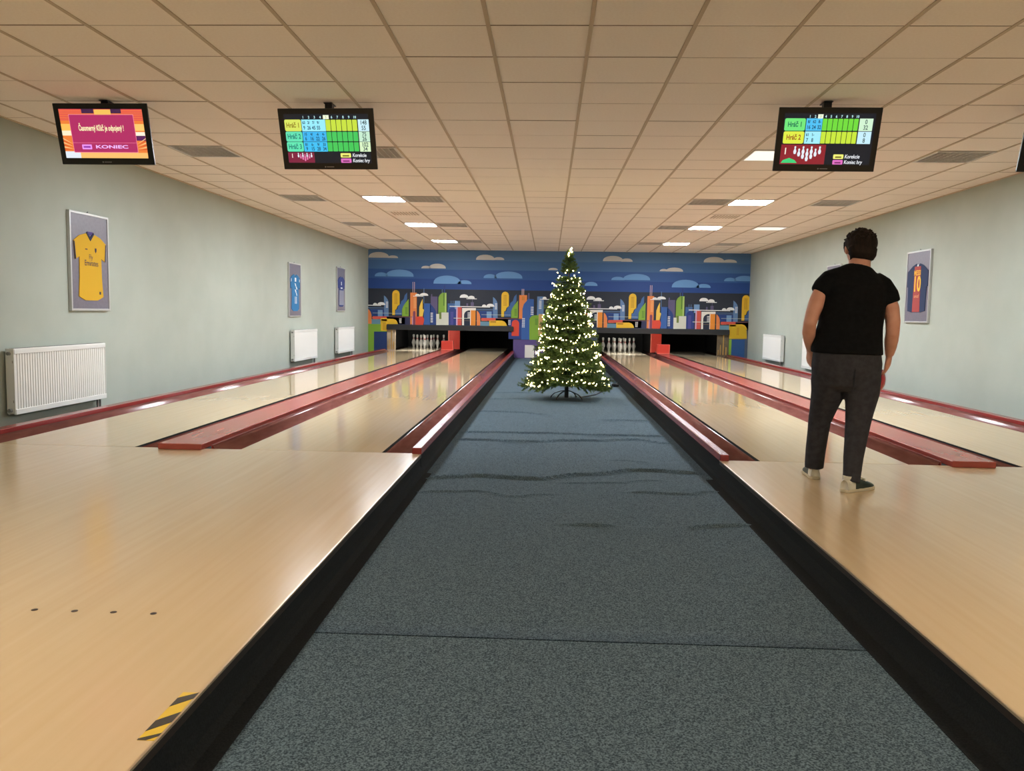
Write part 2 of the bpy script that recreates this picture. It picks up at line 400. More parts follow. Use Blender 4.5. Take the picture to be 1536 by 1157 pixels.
MURAL_L = [
('pale_tower','sky',1,[(-1.259,1.138),(-1.114,1.138),(-1.114,1.365),(-1.259,1.365)]),
('white_line','white',6,[(-1.397,1.206),(-0.305,1.2),(-0.305,1.221),(-1.397,1.226)]),
('red_column','red2',2,[(-1.216,0.712),(-1.071,0.712),(-1.071,1.196),(-1.216,1.196)]),
('lilac_strip','lilac',3,[(-1.216,0.71),(-1.178,0.71),(-1.178,1.196),(-1.216,1.196)]),
('white_arch','bone2',3,[(-1.053,0.712),(-1.003,0.713),(-1.006,0.992),(-0.99,1.048),(-0.947,1.092),(-0.897,1.112),(-0.841,1.118),(-0.837,0.715),(-0.816,0.716),(-0.82,1.118),(-0.686,1.12),(-0.686,1.18),(-1.058,1.174)]),
('#grid','white',4,[(-0.909,0.908),(-0.841,1.067),(3,4)]),
('orange_block','amber',4,[(-0.82,0.712),(-0.693,0.712),(-0.693,1.118),(-0.82,1.118)]),
('orange_arch','orange',3,[(-0.656,0.712),(-0.563,0.714),(-0.565,0.949),(-0.585,1.023),(-0.623,1.084),(-0.661,1.108)]),
('arch_hollow','ink',2,[(-1.01,0.709),(-0.831,0.709),(-0.831,1.122),(-1.01,1.122)]),
('small_cloud','white',6,[(-0.889,1.451),(-0.895,1.487),(-0.911,1.511),(-0.937,1.529),(-0.97,1.539),(-1.007,1.543),(-1.043,1.539),(-1.076,1.529),(-1.102,1.511),(-1.118,1.487),(-1.124,1.451)]),
('small_cloud','white',6,[(-0.721,1.438),(-0.725,1.465),(-0.738,1.484),(-0.758,1.497),(-0.784,1.505),(-0.812,1.508),(-0.839,1.505),(-0.865,1.497),(-0.885,1.484),(-0.898,1.465),(-0.902,1.438)]),
('cloud_line','white',6,[(-0.944,1.416),(-0.664,1.416),(-0.664,1.435),(-0.944,1.435)]),
('mast','purple',1,[(-0.943,1.228),(-0.899,1.228),(-0.899,1.302),(-0.943,1.302)]),
('mast','purple',1,[(-0.825,1.231),(-0.743,1.231),(-0.743,1.334),(-0.825,1.334)]),
('mast','purple',1,[(-0.79,1.329),(-0.778,1.329),(-0.778,1.501),(-0.79,1.501)]),
('cream_line','cream',5,[(-1.284,0.893),(-0.82,0.893),(-0.82,0.908),(-1.284,0.908)]),
('cream_line','cream2',5,[(-1.175,0.837),(-0.388,0.837),(-0.388,0.84),(-1.175,0.84)]),
('cream_line','cream2',5,[(-1.175,0.809),(-0.388,0.809),(-0.388,0.809),(-1.175,0.809)]),
('red_bar','red2',3,[(-0.524,0.841),(-0.151,0.847),(-0.152,0.921),(-0.525,0.915),(-0.543,0.892),(-0.543,0.863)]),
('brown_line','brown',3,[(-0.152,0.905),(0.563,0.905),(0.563,0.918),(-0.152,0.918)]),
('base_band','slate',1,[(-0.159,0.714),(0.35,0.714),(0.35,0.898),(-0.159,0.898)]),
('teal_block','teal',2,[(-0.577,0.707),(-0.314,0.707),(-0.314,0.818),(-0.577,0.818)]),
('pale_block','sky',2,[(-0.393,0.919),(-0.261,0.919),(-0.261,1.088),(-0.393,1.088)]),
('yellow_block','yellow',4,[(-0.317,0.707),(0.159,0.715),(0.133,0.784),(0.088,0.833),(0.02,0.857),(-0.318,0.851)]),
('ochre_bar','ochre',5,[(-0.293,0.795),(-0.136,0.795),(-0.136,0.841),(-0.293,0.841)]),
('small_cloud','white',6,[(-0.402,1.211),(-0.405,1.237),(-0.414,1.255),(-0.427,1.268),(-0.444,1.275),(-0.464,1.278),(-0.483,1.275),(-0.5,1.268),(-0.513,1.255),(-0.522,1.237),(-0.525,1.211)]),
('small_cloud','white',6,[(-0.189,1.223),(-0.194,1.254),(-0.209,1.275),(-0.233,1.29),(-0.263,1.299),(-0.296,1.302),(-0.328,1.299),(-0.358,1.29),(-0.382,1.275),(-0.397,1.254),(-0.402,1.223)]),
('pale_tower','greyblue',3,[(-0.219,0.92),(-0.097,0.922),(-0.102,1.307),(-0.124,1.373),(-0.171,1.439),(-0.227,1.483)]),
('#grid','white',4,[(-0.176,1.147),(-0.111,1.321),(2,5)]),
('cream_line','cream',5,[(-0.534,1.001),(0.252,1.001),(0.252,1.008),(-0.534,1.008)]),
('pale_line','greyblue',2,[(-0.678,1.141),(-0.222,1.141),(-0.222,1.155),(-0.678,1.155)]),
('pale_line','greyblue',2,[(-0.677,1.11),(-0.222,1.11),(-0.222,1.117),(-0.677,1.117)]),
('navy_bar','navy',1,[(-0.602,0.92),(-0.219,0.92),(-0.219,1.107),(-0.602,1.107)]),
('#grid','white',4,[(0.188,0.737),(0.258,0.879),(3,4)]),
]
MURAL_C = [
('orange_tower','orange',2,[(-0.813,0.901),(-0.606,0.901),(-0.606,1.545),(-0.813,1.545)]),
('#grid','ochre',3,[(-0.745,1.406),(-0.669,1.509),(3,3)]),
('mast','pale',2,[(-0.747,1.546),(-0.73,1.546),(-0.73,1.708),(-0.747,1.708)]),
('mast','pale',2,[(-0.704,1.546),(-0.687,1.546),(-0.687,1.708),(-0.704,1.708)]),
('curved_tower','blue2',3,[(-0.741,0.353),(-0.522,0.356),(-0.532,0.935),(-0.414,1.004),(-0.422,1.44),(-0.574,1.445),(-0.617,1.385),(-0.687,1.303),(-0.721,1.184),(-0.721,0.932),(-0.746,0.665)]),
('mast','purple',1,[(-0.576,1.438),(-0.541,1.438),(-0.541,1.6),(-0.576,1.6)]),
('#grid','white',4,[(-0.731,0.674),(-0.65,0.935),(3,6)]),
('#grid','white',4,[(-0.499,1.011),(-0.423,1.246),(3,5)]),
('base_band','navy2',2,[(-1.085,0.365),(-0.719,0.365),(-0.719,0.894),(-1.085,0.894)]),
('red_arch','red',4,[(-1.003,0.448),(-0.807,0.448),(-0.807,0.782),(-0.812,0.812),(-0.826,0.84),(-0.847,0.861),(-0.875,0.875),(-0.905,0.88),(-0.935,0.875),(-0.963,0.861),(-0.984,0.84),(-0.998,0.812),(-1.003,0.782)]),
('pale_tower','greyblue',2,[(-0.33,1.0),(-0.155,1.0),(-0.155,1.515),(-0.33,1.515)]),
('#grid','white',4,[(-0.284,1.177),(-0.21,1.412),(3,6)]),
('small_cloud','white',6,[(-0.077,1.452),(-0.08,1.474),(-0.088,1.489),(-0.1,1.5),(-0.116,1.507),(-0.133,1.509),(-0.15,1.507),(-0.166,1.5),(-0.178,1.489),(-0.186,1.474),(-0.189,1.452)]),
('cloud_line','white',6,[(-0.262,1.432),(0.034,1.432),(0.034,1.449),(-0.262,1.449)]),
('green_arch','green',4,[(-0.522,0.349),(-0.093,0.356),(-0.106,1.016),(-0.403,1.011),(-0.477,0.988),(-0.517,0.935),(-0.531,0.876)]),
('#grid','dgreen',5,[(-0.379,0.746),(-0.301,0.923),(3,5)]),
('tan_strip','tan',5,[(-0.284,0.466),(-0.177,0.466),(-0.177,1.043),(-0.284,1.043)]),
('purple_base','purple3',1,[(-0.955,-0.15),(0.75,-0.15),(0.75,0.349),(-0.955,0.349)]),
('slate_base','slate2',1,[(0.75,-0.15),(1.3,-0.15),(1.3,0.72),(0.75,0.72)]),
('white_square','bone2',6,[(-0.641,-0.133),(-0.387,-0.133),(-0.387,0.208),(-0.641,0.208)]),
('leaf_tower','lgreen',3,[(-0.098,1.016),(0.042,1.018),(0.036,1.373),(-0.051,1.268),(-0.101,1.134)]),
]
MURAL_S = [
('teal_strip','teal',1,[(-4.914,0.708),(-4.549,0.708),(-4.549,0.839),(-4.914,0.839)]),
('green_base','green',1,[(-4.9,-0.1),(-4.39,-0.1),(-4.39,0.708),(-4.9,0.708)]),
('yellow_leg','yellow',5,[(-4.555,0.526),(-4.388,0.526),(-4.388,0.872),(-4.555,0.872)]),
('#grid','ochre',6,[(-4.505,0.548),(-4.422,0.746),(4,6)]),
('blue_panel','blue3',4,[(-4.742,-0.1),(-4.39,-0.1),(-4.39,0.504),(-4.742,0.504)]),
('slate_corner','slate3',1,[(4.8,-0.1),(5.29,-0.1),(5.29,0.883),(4.8,0.883)]),
('yellow_shield','yellow3',5,[(4.804,0.466),(5.266,0.474),(5.251,0.688),(5.212,0.773),(5.149,0.827),(5.075,0.847),(4.79,0.842)]),
('#grid','ochre',6,[(4.991,0.562),(5.056,0.77),(2,5)]),
('green_strip','green',3,[(4.8,-0.1),(4.867,-0.1),(4.867,0.447),(4.8,0.447)]),
('blue_panel','blue4',3,[(4.867,-0.1),(5.218,-0.1),(5.218,0.447),(4.867,0.447)]),
('cloud','cloudw',1,[(-4.336,2.493),(-4.346,2.544),(-4.373,2.579),(-4.418,2.607),(-4.476,2.627),(-4.543,2.639),(-4.615,2.643),(-4.688,2.639),(-4.755,2.627),(-4.813,2.607),(-4.858,2.579),(-4.885,2.544),(-4.895,2.493)]),
('cloud','cloudw',1,[(-4.092,2.488),(-4.097,2.511),(-4.111,2.528),(-4.133,2.54),(-4.162,2.549),(-4.196,2.555),(-4.232,2.557),(-4.269,2.555),(-4.303,2.549),(-4.332,2.54),(-4.354,2.528),(-4.368,2.511),(-4.373,2.488)]),
('cloud','cloudw',1,[(-1.489,2.468),(-1.498,2.515),(-1.522,2.548),(-1.562,2.574),(-1.614,2.593),(-1.674,2.604),(-1.739,2.608),(-1.804,2.604),(-1.864,2.593),(-1.916,2.574),(-1.956,2.548),(-1.98,2.515),(-1.989,2.468)]),
('cloud','cloudw',1,[(-1.23,2.471),(-1.235,2.496),(-1.25,2.514),(-1.273,2.528),(-1.304,2.538),(-1.34,2.544),(-1.378,2.546),(-1.416,2.544),(-1.452,2.538),(-1.483,2.528),(-1.506,2.514),(-1.521,2.496),(-1.526,2.471)]),
('cloud','cloudw',1,[(-3.207,2.224),(-3.211,2.247),(-3.224,2.263),(-3.244,2.276),(-3.271,2.285),(-3.302,2.29),(-3.335,2.292),(-3.367,2.29),(-3.398,2.285),(-3.425,2.276),(-3.445,2.263),(-3.458,2.247),(-3.462,2.224)]),
('cloud','cloudw',1,[(-2.8,2.226),(-2.808,2.269),(-2.83,2.298),(-2.867,2.321),(-2.914,2.338),(-2.969,2.349),(-3.027,2.352),(-3.086,2.349),(-3.141,2.338),(-3.188,2.321),(-3.225,2.298),(-3.247,2.269),(-3.255,2.226)]),
('cloud','cloudb',1,[(-4.371,1.993),(-4.377,2.029),(-4.395,2.054),(-4.423,2.074),(-4.46,2.088),(-4.503,2.097),(-4.549,2.1),(-4.594,2.097),(-4.637,2.088),(-4.674,2.074),(-4.702,2.054),(-4.72,2.029),(-4.726,1.993)]),
('cloud','cloudb',1,[(-3.667,1.995),(-3.68,2.059),(-3.718,2.103),(-3.778,2.137),(-3.857,2.163),(-3.949,2.178),(-4.047,2.183),(-4.145,2.178),(-4.237,2.163),(-4.316,2.137),(-4.376,2.103),(-4.414,2.059),(-4.427,1.995)]),
('cloud','cloudb',1,[(-2.386,1.819),(-2.399,1.893),(-2.436,1.945),(-2.495,1.985),(-2.573,2.014),(-2.663,2.032),(-2.76,2.038),(-2.856,2.032),(-2.946,2.014),(-3.024,1.985),(-3.083,1.945),(-3.12,1.893),(-3.133,1.819)]),
('cloud','cloudb',1,[(-2.103,1.819),(-2.109,1.854),(-2.128,1.878),(-2.158,1.897),(-2.197,1.911),(-2.242,1.919),(-2.291,1.922),(-2.339,1.919),(-2.384,1.911),(-2.423,1.897),(-2.453,1.878),(-2.472,1.854),(-2.478,1.819)]),
('cloud','cloudb',1,[(-1.429,1.986),(-1.435,2.022),(-1.453,2.047),(-1.481,2.066),(-1.517,2.08),(-1.559,2.089),(-1.605,2.092),(-1.651,2.089),(-1.693,2.08),(-1.729,2.066),(-1.757,2.047),(-1.775,2.022),(-1.781,1.986)]),
('cloud','cloudb',1,[(-0.736,1.985),(-0.749,2.047),(-0.786,2.09),(-0.846,2.124),(-0.923,2.148),(-1.014,2.163),(-1.111,2.168),(-1.207,2.163),(-1.298,2.148),(-1.375,2.124),(-1.435,2.09),(-1.472,2.047),(-1.485,1.985)]),
('cloud','cloudw',1,[(0.205,2.222),(0.201,2.242),(0.188,2.255),(0.168,2.266),(0.142,2.274),(0.112,2.278),(0.079,2.28),(0.046,2.278),(0.016,2.274),(-0.01,2.266),(-0.03,2.255),(-0.043,2.242),(-0.047,2.222)]),
('cloud','cloudw',1,[(1.936,2.477),(1.927,2.525),(1.9,2.558),(1.857,2.584),(1.801,2.603),(1.737,2.614),(1.667,2.618),(1.597,2.614),(1.532,2.603),(1.477,2.584),(1.434,2.558),(1.407,2.525),(1.398,2.477)]),
('cloud','cloudw',1,[(2.187,2.47),(2.182,2.499),(2.167,2.519),(2.142,2.535),(2.111,2.547),(2.074,2.554),(2.034,2.556),(1.995,2.554),(1.958,2.547),(1.927,2.535),(1.902,2.519),(1.887,2.499),(1.882,2.47)]),
('cloud','cloudw',1,[(4.609,2.477),(4.6,2.527),(4.572,2.561),(4.528,2.588),(4.471,2.608),(4.405,2.62),(4.333,2.624),(4.262,2.62),(4.196,2.608),(4.139,2.588),(4.095,2.561),(4.067,2.527),(4.058,2.477)]),
('cloud','cloudw',1,[(4.932,2.478),(4.926,2.506),(4.907,2.526),(4.877,2.542),(4.838,2.553),(4.792,2.56),(4.743,2.562),(4.694,2.56),(4.649,2.553),(4.609,2.542),(4.579,2.526),(4.56,2.506),(4.554,2.478)]),
('cloud','cloudw',1,[(3.129,2.229),(3.125,2.25),(3.114,2.265),(3.096,2.276),(3.073,2.284),(3.047,2.289),(3.018,2.291),(2.989,2.289),(2.962,2.284),(2.94,2.276),(2.922,2.265),(2.911,2.25),(2.907,2.229)]),
('cloud','cloudw',1,[(3.527,2.227),(3.519,2.262),(3.497,2.287),(3.461,2.306),(3.414,2.32),(3.359,2.328),(3.3,2.331),(3.242,2.328),(3.187,2.32),(3.14,2.306),(3.104,2.287),(3.082,2.262),(3.074,2.227)]),
('cloud','cloudb',1,[(1.983,1.98),(1.977,2.01),(1.96,2.031),(1.932,2.047),(1.896,2.058),(1.854,2.066),(1.809,2.068),(1.765,2.066),(1.723,2.058),(1.687,2.047),(1.659,2.031),(1.642,2.01),(1.636,1.98)]),
('cloud','cloudb',1,[(2.666,1.986),(2.654,2.042),(2.618,2.081),(2.56,2.111),(2.485,2.133),(2.398,2.146),(2.305,2.151),(2.212,2.146),(2.124,2.133),(2.05,2.111),(1.992,2.081),(1.956,2.042),(1.944,1.986)]),
('cloud','cloudb',1,[(3.966,1.808),(3.954,1.878),(3.917,1.926),(3.86,1.964),(3.784,1.992),(3.697,2.008),(3.603,2.014),(3.508,2.008),(3.421,1.992),(3.345,1.964),(3.288,1.926),(3.251,1.878),(3.239,1.808)]),
('cloud','cloudb',1,[(4.267,1.809),(4.261,1.843),(4.242,1.867),(4.212,1.886),(4.174,1.899),(4.129,1.907),(4.081,1.91),(4.032,1.907),(3.987,1.899),(3.949,1.886),(3.919,1.867),(3.9,1.843),(3.894,1.809)]),
('cloud','cloudb',1,[(4.934,1.99),(4.929,2.022),(4.912,2.044),(4.887,2.061),(4.854,2.074),(4.815,2.081),(4.774,2.084),(4.732,2.081),(4.693,2.074),(4.66,2.061),(4.635,2.044),(4.618,2.022),(4.613,1.99)]),
('cloud','cloudb',1,[(5.428,1.996),(5.419,2.044),(5.391,2.078),(5.347,2.104),(5.29,2.123),(5.224,2.135),(5.152,2.139),(5.081,2.135),(5.015,2.123),(4.958,2.104),(4.914,2.078),(4.886,2.044),(4.877,1.996)]),
('cloud','cloudb',1,[(1.272,1.818),(1.266,1.854),(1.249,1.879),(1.222,1.898),(1.186,1.912),(1.145,1.921),(1.101,1.924),(1.057,1.921),(1.016,1.912),(0.98,1.898),(0.953,1.879),(0.936,1.854),(0.93,1.818)]),
]

MC = dict(slate=(48, 52, 84), slate2=(58, 72, 88), slate3=(78, 86, 104), blue=(62, 98, 150), blue2=(52, 92, 156), blue3=(30, 54, 104), blue4=(40, 80, 132), navy=(34, 62, 122), navy2=(40, 60, 124),
          yellow=(226, 182, 44), yellow2=(230, 192, 78), yellow3=(204, 168, 34), ochre=(176, 124, 30), green=(128, 168, 54), green2=(126, 164, 60), dgreen=(74, 112, 44), lgreen=(168, 196, 104), moss=(104, 120, 56),
          orange=(224, 132, 70), lorange=(240, 182, 120), amber=(228, 140, 46), pale=(216, 186, 190), plum=(126, 64, 90), lilac=(196, 160, 190), white=(236, 236, 232), bone=(204, 204, 188), bone2=(228, 222, 212),
          red=(214, 72, 50), red2=(206, 84, 70), purple=(92, 84, 116), purple2=(72, 72, 140), purple3=(92, 76, 128), greyblue=(96, 128, 170), sky=(114, 150, 190), ink=(34, 42, 60), cream=(206, 214, 190), cream2=(220, 176, 110),
          brown=(124, 74, 70), teal=(98, 138, 158), tan=(192, 156, 104), cloudw=(206, 206, 202), cloudb=(104, 152, 204))
MM = {k: mat('mural_' + k, v, 0.55, spec=0.35) for k, v in MC.items()}
mural = thing('city_mural', 'wall mural of a colourful night city skyline under blue sky bands', 'mural', (0, YW, 0))
def clip(pts, x0, x1):
    for sgn, lim in ((1, x0), (-1, x1)):
        out = []
        for i, p in enumerate(pts):
            q = pts[(i + 1) % len(pts)]
            a, b = sgn * (p[0] - lim), sgn * (q[0] - lim)
            if a >= 0: out.append(p)
            if (a >= 0) != (b >= 0):
                t = a / (a - b); out.append((lim, p[1] + (q[1] - p[1]) * t))
        pts = out
        if len(pts) < 3: return None
    return pts
def print_shape(name, col, lay, pts, x0, x1):
    y = -0.002 - 0.0012 * lay
    if name == '#grid':
        (a, b), (c, d), (nx, ny) = pts
        if a < x0 or c > x1: return
        g = MB(); w = (c - a) / nx; h = (d - b) / ny
        for i in range(nx):
            for j in range(ny): g.face([(a + w * (i + p), y, b + h * (j + q)) for p, q in ((.18, .18), (.82, .18), (.82, .82), (.18, .82))])
        o = g.build('windows', MM[col], mural); o['kind'] = 'stuff'
        return
    pts = clip(pts, x0, x1)
    if pts: MB().face([(x, y, z) for x, z in pts]).build(name, MM[col], mural)
for (z0, z1), c in zip(((2.44, HC + .01), (2.196, 2.44), (1.945, 2.196), (1.67, 1.945)), ((84, 122, 164), (70, 110, 160), (48, 88, 148), (34, 70, 136))):
    MB().face([(WL, -0.0015, z0), (WR, -0.0015, z0), (WR, -0.0015, z1), (WL, -0.0015, z1)]).build('sky_band', mat('mural_band%d' % int(z0 * 100), c, 0.55, spec=0.35), mural)
MB().face([(WL, -0.0015, PTOP), (WR, -0.0015, PTOP), (WR, -0.0015, 1.67), (WL, -0.0015, 1.67)]).build('dark_sky', mat('mural_darksky', (38, 44, 56), 0.55, spec=0.35), mural)
SH = lambda lst, off: [(n, c, l, [(x + off, z) for x, z in p[:2]] + [p[2]] if n == '#grid' else [(x + off, z) for x, z in p]) for n, c, l, p in lst]
for lst, off, x0, x1 in ((MURAL_R, -4.246, WL, -2.2), (MURAL_L, -4.246, WL, WR), (MURAL_L, -1.291, WL, WR), (MURAL_R, -1.291, WL, -0.83), (MURAL_R, 2.116, .3, WR), (MURAL_L, 2.116, .72, WR), (MURAL_L, 5.105, .3, WR), (MURAL_R, 5.105, .3, WR), (MURAL_C, 0, WL, WR), (MURAL_S, 0, WL, WR)):
    if lst is MURAL_R and off == -4.246: x1 = WR
    for n, c, l, p in SH(lst, off):
        print_shape(n, c, l, p, x0, x1)

# ------------------------------------------------------------------ pin pits behind the mural wall
def pit(x0, x1, label, div, end, group):
    t = thing('pin_pit', label, 'pin pit', (0, YW, 0), group=group)
    MB().box(x0, x1, -0.05, 0.10, 0.565, PTOP).build('hood_beam', M_HOOD, t, bevel=.004)
    MB().box(x0, x1, 3.45, 3.5, -0.2, PTOP).build('back_curtain', M_PIT, t)
    MB().box(x0, x1, 0.125, 3.45, PTOP + .005, PTOP + .03).build('roof_panel', M_PIT, t)
    MB().box(x0 - .03, x0, 0.12, 3.5, -0.2, PTOP).build('side_wall', M_PIT, t)
    MB().box(x1, x1 + .03, 0.12, 3.5, -0.2, PTOP).build('side_wall', M_PIT, t)
    MB().box(div[0], div[1], 1.42, 1.46, 0.0, PTOP).build('red_panel', M_RED, t)
    MB().box(div[0] - .0, div[0] + .03, 1.40, 1.42, 0.0, PTOP).build('panel_edge', M_REDL, t)
    MB().box(div[0], div[1], 1.46, 3.45, -0.2, PTOP).build('divider_wall', M_PIT, t)
    if end:
        a, b, m = end
        MB().box(a, b, 0.05, 0.09, -0.2, 0.565).build('kickback', m, t)
        for k, (fx, h, w) in enumerate(((.3, .3, .006), (.55, .56, .012), (.8, .24, .012), (.12, .16, .009))):
            xx = a + (b - a) * fx
            MB().box(xx - w, xx + w, 0.035, 0.05, 0.03, h).build('brass_strip', M_BRASS, t)
    return t
D12, D34 = (-2.887, -2.556), (2.893, 3.20)
pit(PL0, PL1, 'black hooded pin pit of the two lanes beside the yellow jersey wall', D12, (PL0, LANES[0][0] - .01, M_BEIGE), 'pin pits')
pit(PR0, PR1, 'black hooded pin pit of the two lanes in front of the walking man', D34, (LANES[3][1] + .01, PR1, M_OLIVE), 'pin pits')
M_TUBE = mat('pit_tube', (255, 250, 240), 0.4, emit=PIT_LIGHT)
for (a, b), w in ((LANES[0], 'beside the yellow jersey wall'), (LANES[2], 'next to the Christmas tree')):
    t = thing('pit_lamp', 'fluorescent tube hidden behind the pit hood %s' % w, 'lamp', ((a + b) / 2, YW + .16, .66), group='pit tubes')
    MB().tube([(-.45, 0, 0), (.45, 0, 0)], .013, 8).build('tube', M_TUBE, t)
    MB().box(-.48, .48, -.02, .02, .016, .044).build('batten', M_WHITE, t)
for (a, b), w in ((D12, 'beside the yellow jersey wall'), (D34, 'in front of the walking man')):
    t = thing('ball_return_box', 'red box cover on the lane divider end %s' % w, 'box', ((a + b) / 2, 22.32, .044), group='red ball return boxes')
    MB().prism([(-.16, .0), (.16, .0), (.16, .245), (-.16, .245)], 0, .18).build('body', M_RED, t, bevel=.008)
    MB().box(-.165, .165, -.006, .0, .0, .02).build('front_lip', M_REDL, t)
    MB().box(.148, .165, -.006, .0, .02, .245).build('edge_strip', M_REDL, t)
    MB().tube([(-.2, -.03, .02), (-.2, .05, .05)], .012, 6).build('hinge_pin', M_STEEL, t)

# ------------------------------------------------------------------ lanes with gutters
def gutter_profile(x0, x1, zl, zr, depth=.075, th=.006, n=14):
    up, dn = [], []
    for k in range(n + 1):
        t = k / n; x = x0 + (x1 - x0) * t
        z = (zl + (zr - zl) * t) - depth * math.sin(PI * t) ** .75
        up.append((x, z)); dn.append((x, z - th))
    return up + dn[::-1]
GUT = [((-4.391, -4.172, .012, -.012), (-3.084, -2.895, -.012, .0)),
       ((-2.50, -2.298, .022, -.012), (-1.209, -1.0, -.012, .008)),
       ((1.332, 1.542, .008, -.012), (2.630, 2.838, -.012, .022)),
       ((3.206, 3.414, .0, -.012), (4.502, 4.742, -.012, .012))]
LNAME = ['outermost glossy maple lane beside the yellow jersey wall, pins standing', 'glossy maple lane between red divider and grey carpet, no pins',
         'glossy maple lane ending in ten pins next to the Christmas tree', 'outermost glossy maple lane beside the striped jersey wall, no pins']
ARROWS = {1: [(-2.05, 10.5), (-1.90, 10.62), (-1.753, 10.74), (-1.63, 10.66), (-1.49, 10.53)], 2: [(1.70, 10.40), (1.86, 10.46), (2.02, 10.52), (2.18, 10.46), (2.33, 10.40)]}
ar_me = MB().prism([(-.012, -.03), (.012, -.03), (0, .05)], .0006, .0014, axis='z').mesh('lane_arrow', mat('arrow_brown', (120, 84, 52), 0.2))
for i, (a, b) in enumerate(LANES):
    t = thing('bowling_lane', LNAME[i], 'bowling lane', ((a + b) / 2, YF, 0), group='bowling lanes')
    cx = (a + b) / 2
    lb = MB().box(a - cx, b - cx, .004, YDECK - YF - .002, -.045, 0); lb.m = [0, 0, 0, 1, 0, 1]; lb.build('lane_bed', [M_LANE, M_DARK], t)
    MB().box(a - cx, b - cx, YDECK - YF, YLANE - YF, -.045, 0).build('pin_deck', M_DECK, t)
    MB().box(a - cx - .03, b - cx + .03, .01, YLANE - YF, -.15, -.047).build('lane_bearer', M_DARK, t)
    for g in GUT[i]:
        pr = gutter_profile(*g)
        o = MB().prism([(x - cx, z) for x, z in pr], .006, YLANE - YF).build('gutter', M_GUTTER, t, smooth=False)
        me = o.data
        me.polygons.foreach_set('use_smooth', [len(p.vertices) == 4 for p in me.polygons])
    for x, y in ARROWS.get(i, []): link('lane_arrow', ar_me, t, (x - cx, y - YF, 0))
def shade_cove(x, s, w, zt=-.0305):
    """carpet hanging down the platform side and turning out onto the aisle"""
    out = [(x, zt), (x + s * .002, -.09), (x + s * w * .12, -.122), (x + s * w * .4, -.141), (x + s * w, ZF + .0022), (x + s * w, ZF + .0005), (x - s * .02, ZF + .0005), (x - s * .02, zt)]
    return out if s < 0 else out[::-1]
# red divider boards and rails
def rail(name, x0, x1, z0, z1, y0, y1, m, label, cat, group, body=None):
    t = thing(name, label, cat, ((x0 + x1) / 2, y0, z0), group=group)
    w = (x1 - x0) / 2
    MB().box(-w, w, 0, y1 - y0, 0, z1 - z0).build('cap_board', m, t, bevel=.005)
    if body: MB().box(body[0] - (x0 + x1) / 2, body[1] - (x0 + x1) / 2, .09, y1 - y0, -.15 - z0, -.001).build('bearer', M_DARK, t)
    return t
rail('lane_divider', D12[0], D12[1], 0.0, .044, 6.02, 22.5, M_CAP, 'wide red lacquered divider board between the two lanes by the yellow jersey wall', 'lane divider', 'wide lane dividers', (D12[0] + .0, D12[1] + .04))
rail('lane_divider', D34[0], D34[1], 0.0, .044, 6.02, 22.5, M_CAP, 'wide red lacquered divider board between the lanes in front of the walking man', 'lane divider', 'wide lane dividers', (D34[0] - .04, D34[1] + .0))
# thin inner lips beside the wide boards
for x0, x1, w in ((-2.512, -2.503, 'by the yellow jersey wall'), (2.842, 2.851, 'in front of the walking man')):
    tag(MB().box(x0, x1, YF + .004, 22.45, -.05, .026).build('gutter_lip', M_RAIL), 'thin red gutter lip running along the wide divider board %s' % w, 'gutter lip', 'gutter lips')
M_SIDE = noise_mat('side_carpet_and_shade', (30, 33, 35), (40, 44, 46), nscale=160, detail=3, rough=0.95, bump=.4, bump_scale=260, spec=0.1)  # dark side carpet; also colours the flares that stand in for edge shadow
rail('aisle_rail', -.992, -.923, -.007, .046, 6.06, 22.5, M_RAIL, 'narrow red rail edging the grey carpet, on the yellow jersey side', 'rail', 'narrow rails along the carpet')
rail('aisle_rail', 1.262, 1.325, -.007, .046, 6.06, 22.5, M_RAIL, 'narrow red rail edging the grey carpet, on the walking man\'s side', 'rail', 'narrow rails along the carpet')
rail('wall_rail', -4.515, -4.41, -.01, .045, 6.06, 22.45, M_RAIL, 'dark red rail along the wall under the yellow jersey', 'rail', 'rails along the walls', (-4.5, -4.42))
rail('wall_rail', 4.755, 4.86, -.01, .045, 6.06, 22.45, M_RAIL, 'dark red rail along the wall under the striped jersey', 'rail', 'rails along the walls', (4.765, 4.85))
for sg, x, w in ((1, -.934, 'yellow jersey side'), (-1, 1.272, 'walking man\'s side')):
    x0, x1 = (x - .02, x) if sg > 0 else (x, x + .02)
    tag(MB().prism(shade_cove(x, sg, .045, -.008), 6.10, 22.5).build('carpet_skirt_and_shade', M_SIDE), 'dark carpeted skirt with shadow flare below the narrow red rail, %s' % w, 'skirt', 'carpeted skirts below the rails')  # foot of the skirt flares out as soft shadow on the carpet

